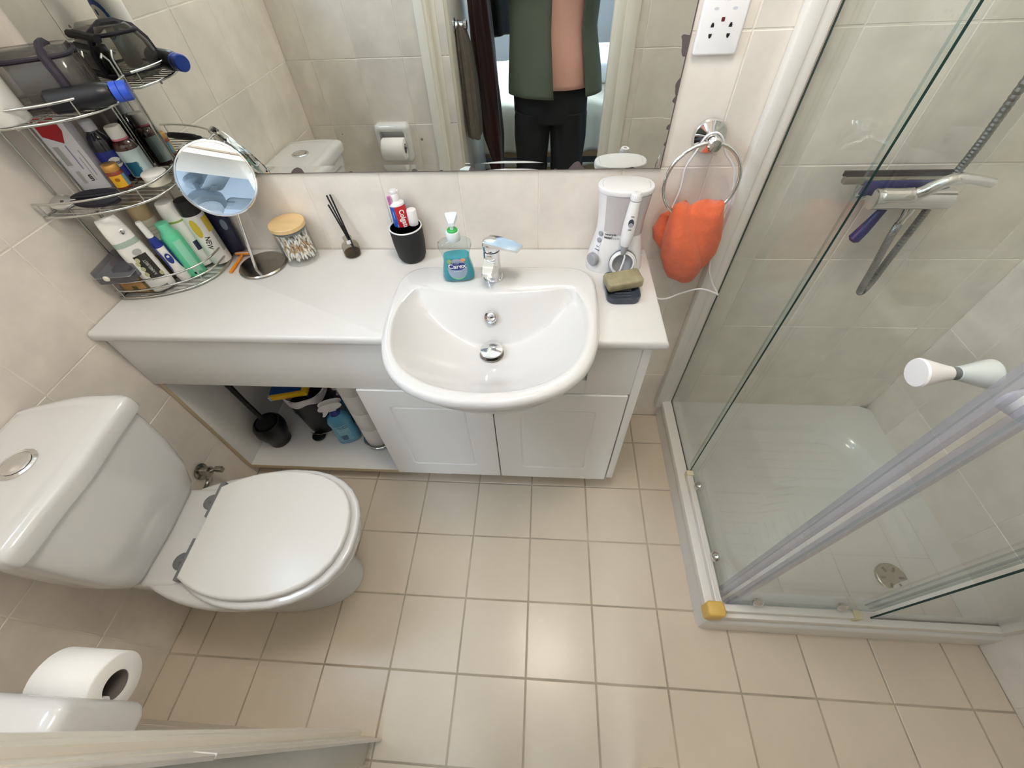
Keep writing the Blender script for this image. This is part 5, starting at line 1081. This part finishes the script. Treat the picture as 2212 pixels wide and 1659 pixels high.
# local: +y towards the mirror, x as in the room
pel = chain([((0, 0, .92), (.135, .095))]); che = chain([((0, .005, 1.08), (.115, .085)), ((0, .0, 1.24), (.145, .095)), ((0, -.01, 1.38), (.11, .07))], pel)
nk = chain([((0, 0, 1.45), .050), ((0, .015, 1.51), .048)], che); chain([((0, .022, 1.57), (.066, .076)), ((0, .022, 1.63), (.074, .090)), ((0, .014, 1.69), (.060, .075))], nk)
wr = {}
for s_ in (1, -1):
    k = chain([((s_ * .165, -.01, 1.37), .052), ((s_ * .250, .03, 1.29), .042), ((s_ * .270, .09, 1.235), .038), ((s_ * .20, .17, 1.30), .033), ((s_ * .115, .235, 1.375), (.026, .022)), ((s_ * .098, .250, 1.405), (.034, .018)), ((s_ * .088, .256, 1.438), (.036, .015))], che); wr[s_] = k
    hipk = chain([((s_ * .085, 0, .84), .088), ((s_ * .088, .005, .66), .070), ((s_ * .090, .01, .48), .052), ((s_ * .092, 0, .33), .050), ((s_ * .092, -.01, .10), .036)], pel); chain([((s_ * .094, .02, .045), (.038, .030)), ((s_ * .098, .10, .028), (.036, .020))], hipk)
body_ = skinned('body', V, E, RD, m_skin, per)
# the phone lies just behind the camera, in the plane across its view
PH = Matrix(((RT[0], -DN[0], -FW[0], 0), (RT[1], -DN[1], -FW[1], 0), (RT[2], -DN[2], -FW[2], 0), (0, 0, 0, 1)))
pc = Vector(CAMP) - Vector(FW) * .016 + Vector(RT) * .055 - Vector(DN) * (-.028)
ph = thing('smartphone', 'dark smartphone held up in both hands of the person', 'phone', tuple(pc)); ph.rotation_euler = PH.to_euler()
g = G(); slab(g, rrect(0, 0, .152, .072, .010, 5), -.004, .004, .002, 3); obj('case', g, m_black, ph); g = G(); slab(g, rrect(0, 0, .146, .066, .008, 4), .0035, .0043, 0); obj('screen', g, mat('phone_screen', (12, 13, 18), .1), ph)
PI_ = per.location
def hand(s_):
    # fingers curl round the long edge of the phone; thumb lies on the screen side
    base = Vector((s_ * .088, .256, 1.438)); edge = pc - PI_ + Vector(RT) * s_ * .052
    up = -Vector(DN); fw = Vector(FW); rt = Vector(RT) * s_
    for i, (L_, off) in enumerate(((.8, .020), (.95, .004), (.9, -.012), (.72, -.027))):
        a = base + up * (off * .8) + rt * .012 - fw * .004; b1 = edge + up * off + rt * .034 - fw * .012; b2 = edge + up * off + rt * .030 + fw * .0035; b3 = edge + up * off + rt * (.030 - .030 * L_) + fw * .0045
        b2 -= fw * .0015; b3 -= fw * .002
        skinned('finger', [tuple(p) for p in (a, b1, b2, b3)], [(0, 1), (1, 2), (2, 3)], [.0095, .0085, .0072, .0058], m_skin, body_, 1)
    a = base - fw * .006; b1 = edge - up * .020 + rt * .024 - fw * .020; b2 = edge - up * .006 + rt * .004 - fw * .014; b3 = edge + up * .010 - rt * .008 - fw * .0115
    skinned('thumb', [tuple(p) for p in (a, b1, b2, b3)], [(0, 1), (1, 2), (2, 3)], [.012, .0105, .009, .007], m_skin, body_, 1)
hand(1); hand(-1)
# face and hair
def blob(name, c, r, m, par, sc=(1, 1, 1), n=16):
    g = G(); lathe(g, [(max(.0005, r * math.sin(PI * i / 10)), -r * math.cos(PI * i / 10)) for i in range(11)], n, M=T(*c, s=sc)); return obj(name, g, m, par, 180)
for s_ in (1, -1):
    e = blob('eye', (s_ * .030, .098, 1.612), .012, m_plas, body_); blob('iris', (s_ * .030, .1065, 1.611), .0055, m_dk, e); blob('ear', (s_ * .074, .020, 1.60), .028, m_skin, body_, (.35, .7, 1.1))
    g = G(); tube(g, [(s_ * .016, .106, 1.632), (s_ * .032, .107, 1.637), (s_ * .046, .098, 1.632)], .004, 6); obj('eyebrow', g, m_hair, body_)
g = G(); loft(g, [[(x * w_, y, z) for x, y in ((-1, .092), (0, yy), (1, .092))] for w_, yy, z in ((.006, .108, 1.622), (.010, .118, 1.595), (.016, .126, 1.576), (.012, .112, 1.566))]); obj('nose', g, m_skin, body_, 180)
g = G(); tube(g, [(-.022, .098, 1.542), (0, .108, 1.544), (.022, .098, 1.542)], [.003, .006, .003], 8); obj('mouth', g, mat('lips', (176, 100, 92), .5), body_)
g = G(); R = []
for i in range(9):
    z = 1.55 + .155 * i / 8; k = math.sqrt(max(.02, 1 - ((z - 1.60) / .118) ** 2)) if z > 1.6 else 1.0
    R.append([(.084 * k * math.cos(a), .012 + .098 * k * math.sin(a) - (.030 if math.sin(a) > .2 and z < 1.655 else 0) * math.sin(a) * 1.6, z) for a in [2 * PI * j / 32 for j in range(32)]])
loft(g, R); obj('hair', g, m_hair, body_, 180)
# clothes: lofted round the body
def cloth(name, rows, m, folds=.02, seed=1, arcspan=None, par=per):
    rn = random.Random(seed); ph_ = [rn.uniform(0, 6) for _ in range(3)]; n = 64; R = []; rr_ = []
    for a, b_ in zip(rows, rows[1:]):
        for j in range(5): rr_.append([a[i] + (b_[i] - a[i]) * j / 5 for i in range(len(a))])
    rr_.append(list(rows[-1])); g = G()
    for z, x, y, hx, hy in rr_:
        r = []
        for i in range(n + (1 if arcspan else 0)):
            a = (2 * PI * i / n) if not arcspan else arcspan[0] + (arcspan[1] - arcspan[0]) * i / n
            k = 1 + folds * (math.sin(5 * a + ph_[0] + z * 9) + .6 * math.sin(9 * a + ph_[1] - z * 13))
            r.append((x + hx * k * math.copysign(abs(math.cos(a)) ** .85, math.cos(a)), y + hy * k * math.copysign(abs(math.sin(a)) ** .85, math.sin(a)), z))
        R.append(r)
    if arcspan:
        k = len(R[0]); v = [p for r in R for p in r]; g.add(v, [(j * k + i, j * k + i + 1, (j + 1) * k + i + 1, (j + 1) * k + i) for j in range(len(R) - 1) for i in range(k - 1)])
    else: loft(g, R, cap0=False, cap1=False)
    o = obj(name, g, m, par, 180)
    sd = o.modifiers.new('s', 'SOLIDIFY'); sd.thickness = .003; sd.offset = 1; return o
m_tr = mat('black_denim', (8, 9, 13), .8, bump=.3, bscale=300); m_pk = mat('pink_jersey', (222, 172, 158), .85); m_ol = mat('olive_cotton', (84, 92, 78), .85, noise=.06, nscale=12, bump=.25, bscale=120); m_sh = mat('shoe_dark', (26, 26, 28), .6)
for s_ in (1, -1):
    cloth('trouser_leg', [(.055, s_ * .092, 0, .066, .078), (.30, s_ * .092, .0, .070, .080), (.48, s_ * .091, .006, .074, .080), (.62, s_ * .090, .004, .086, .092), (.715, s_ * .086, .0, .0895, .110), (.745, s_ * .084, 0, .0845, .113)], m_tr, .03, 3 + s_)
    g = G(); loft(g, [[(x + s_ * .096, y + .03, z) for x, y in ell(0, 0, a, b_, 24, 2.4)] for a, b_, z in ((.046, .125, 0), (.049, .130, .01), (.048, .128, .03), (.044, .105, .055), (.040, .06, .085))]); obj('shoe', g, m_sh, per, 60)
cloth('trousers_seat', [(.70, 0, 0, .172, .112), (.74, 0, 0, .175, .118), (.80, 0, -.004, .176, .120), (.88, 0, -.002, .165, .115), (.96, 0, 0, .150, .108)], m_tr, .015, 9)
cloth('pink_top', [(.845, .01, .002, .176, .128), (.93, .01, .004, .166, .126), (1.05, .005, .004, .156, .118), (1.20, 0, .004, .164, .118), (1.33, 0, -.004, .155, .100), (1.40, 0, -.01, .110, .076), (1.425, 0, -.006, .075, .065)], m_pk, .012, 4)
cloth('overshirt_panel', [(.820, .018, .004, .214, .158), (.90, .012, .004, .206, .152), (1.05, -.002, .002, .188, .142), (1.20, 0, .002, .190, .136), (1.33, 0, -.006, .178, .114), (1.405, 0, -.012, .120, .086)], m_ol, .022, 6, (PI / 2 + .02, 2 * PI + .92))
for s_ in (1, -1):
    P_ = spline([(s_ * .150, -.01, 1.37), (s_ * .238, .028, 1.295), (s_ * .262, .085, 1.240), (s_ * .205, .162, 1.295), (s_ * .155, .205, 1.338)], 5, False); g = G(); tube(g, P_, [.078 - .028 * i / (len(P_) - 1) for i in range(len(P_))], 20, cap=False); obj('sleeve', g, m_ol, per, 180)
bpy.context.view_layer.update()
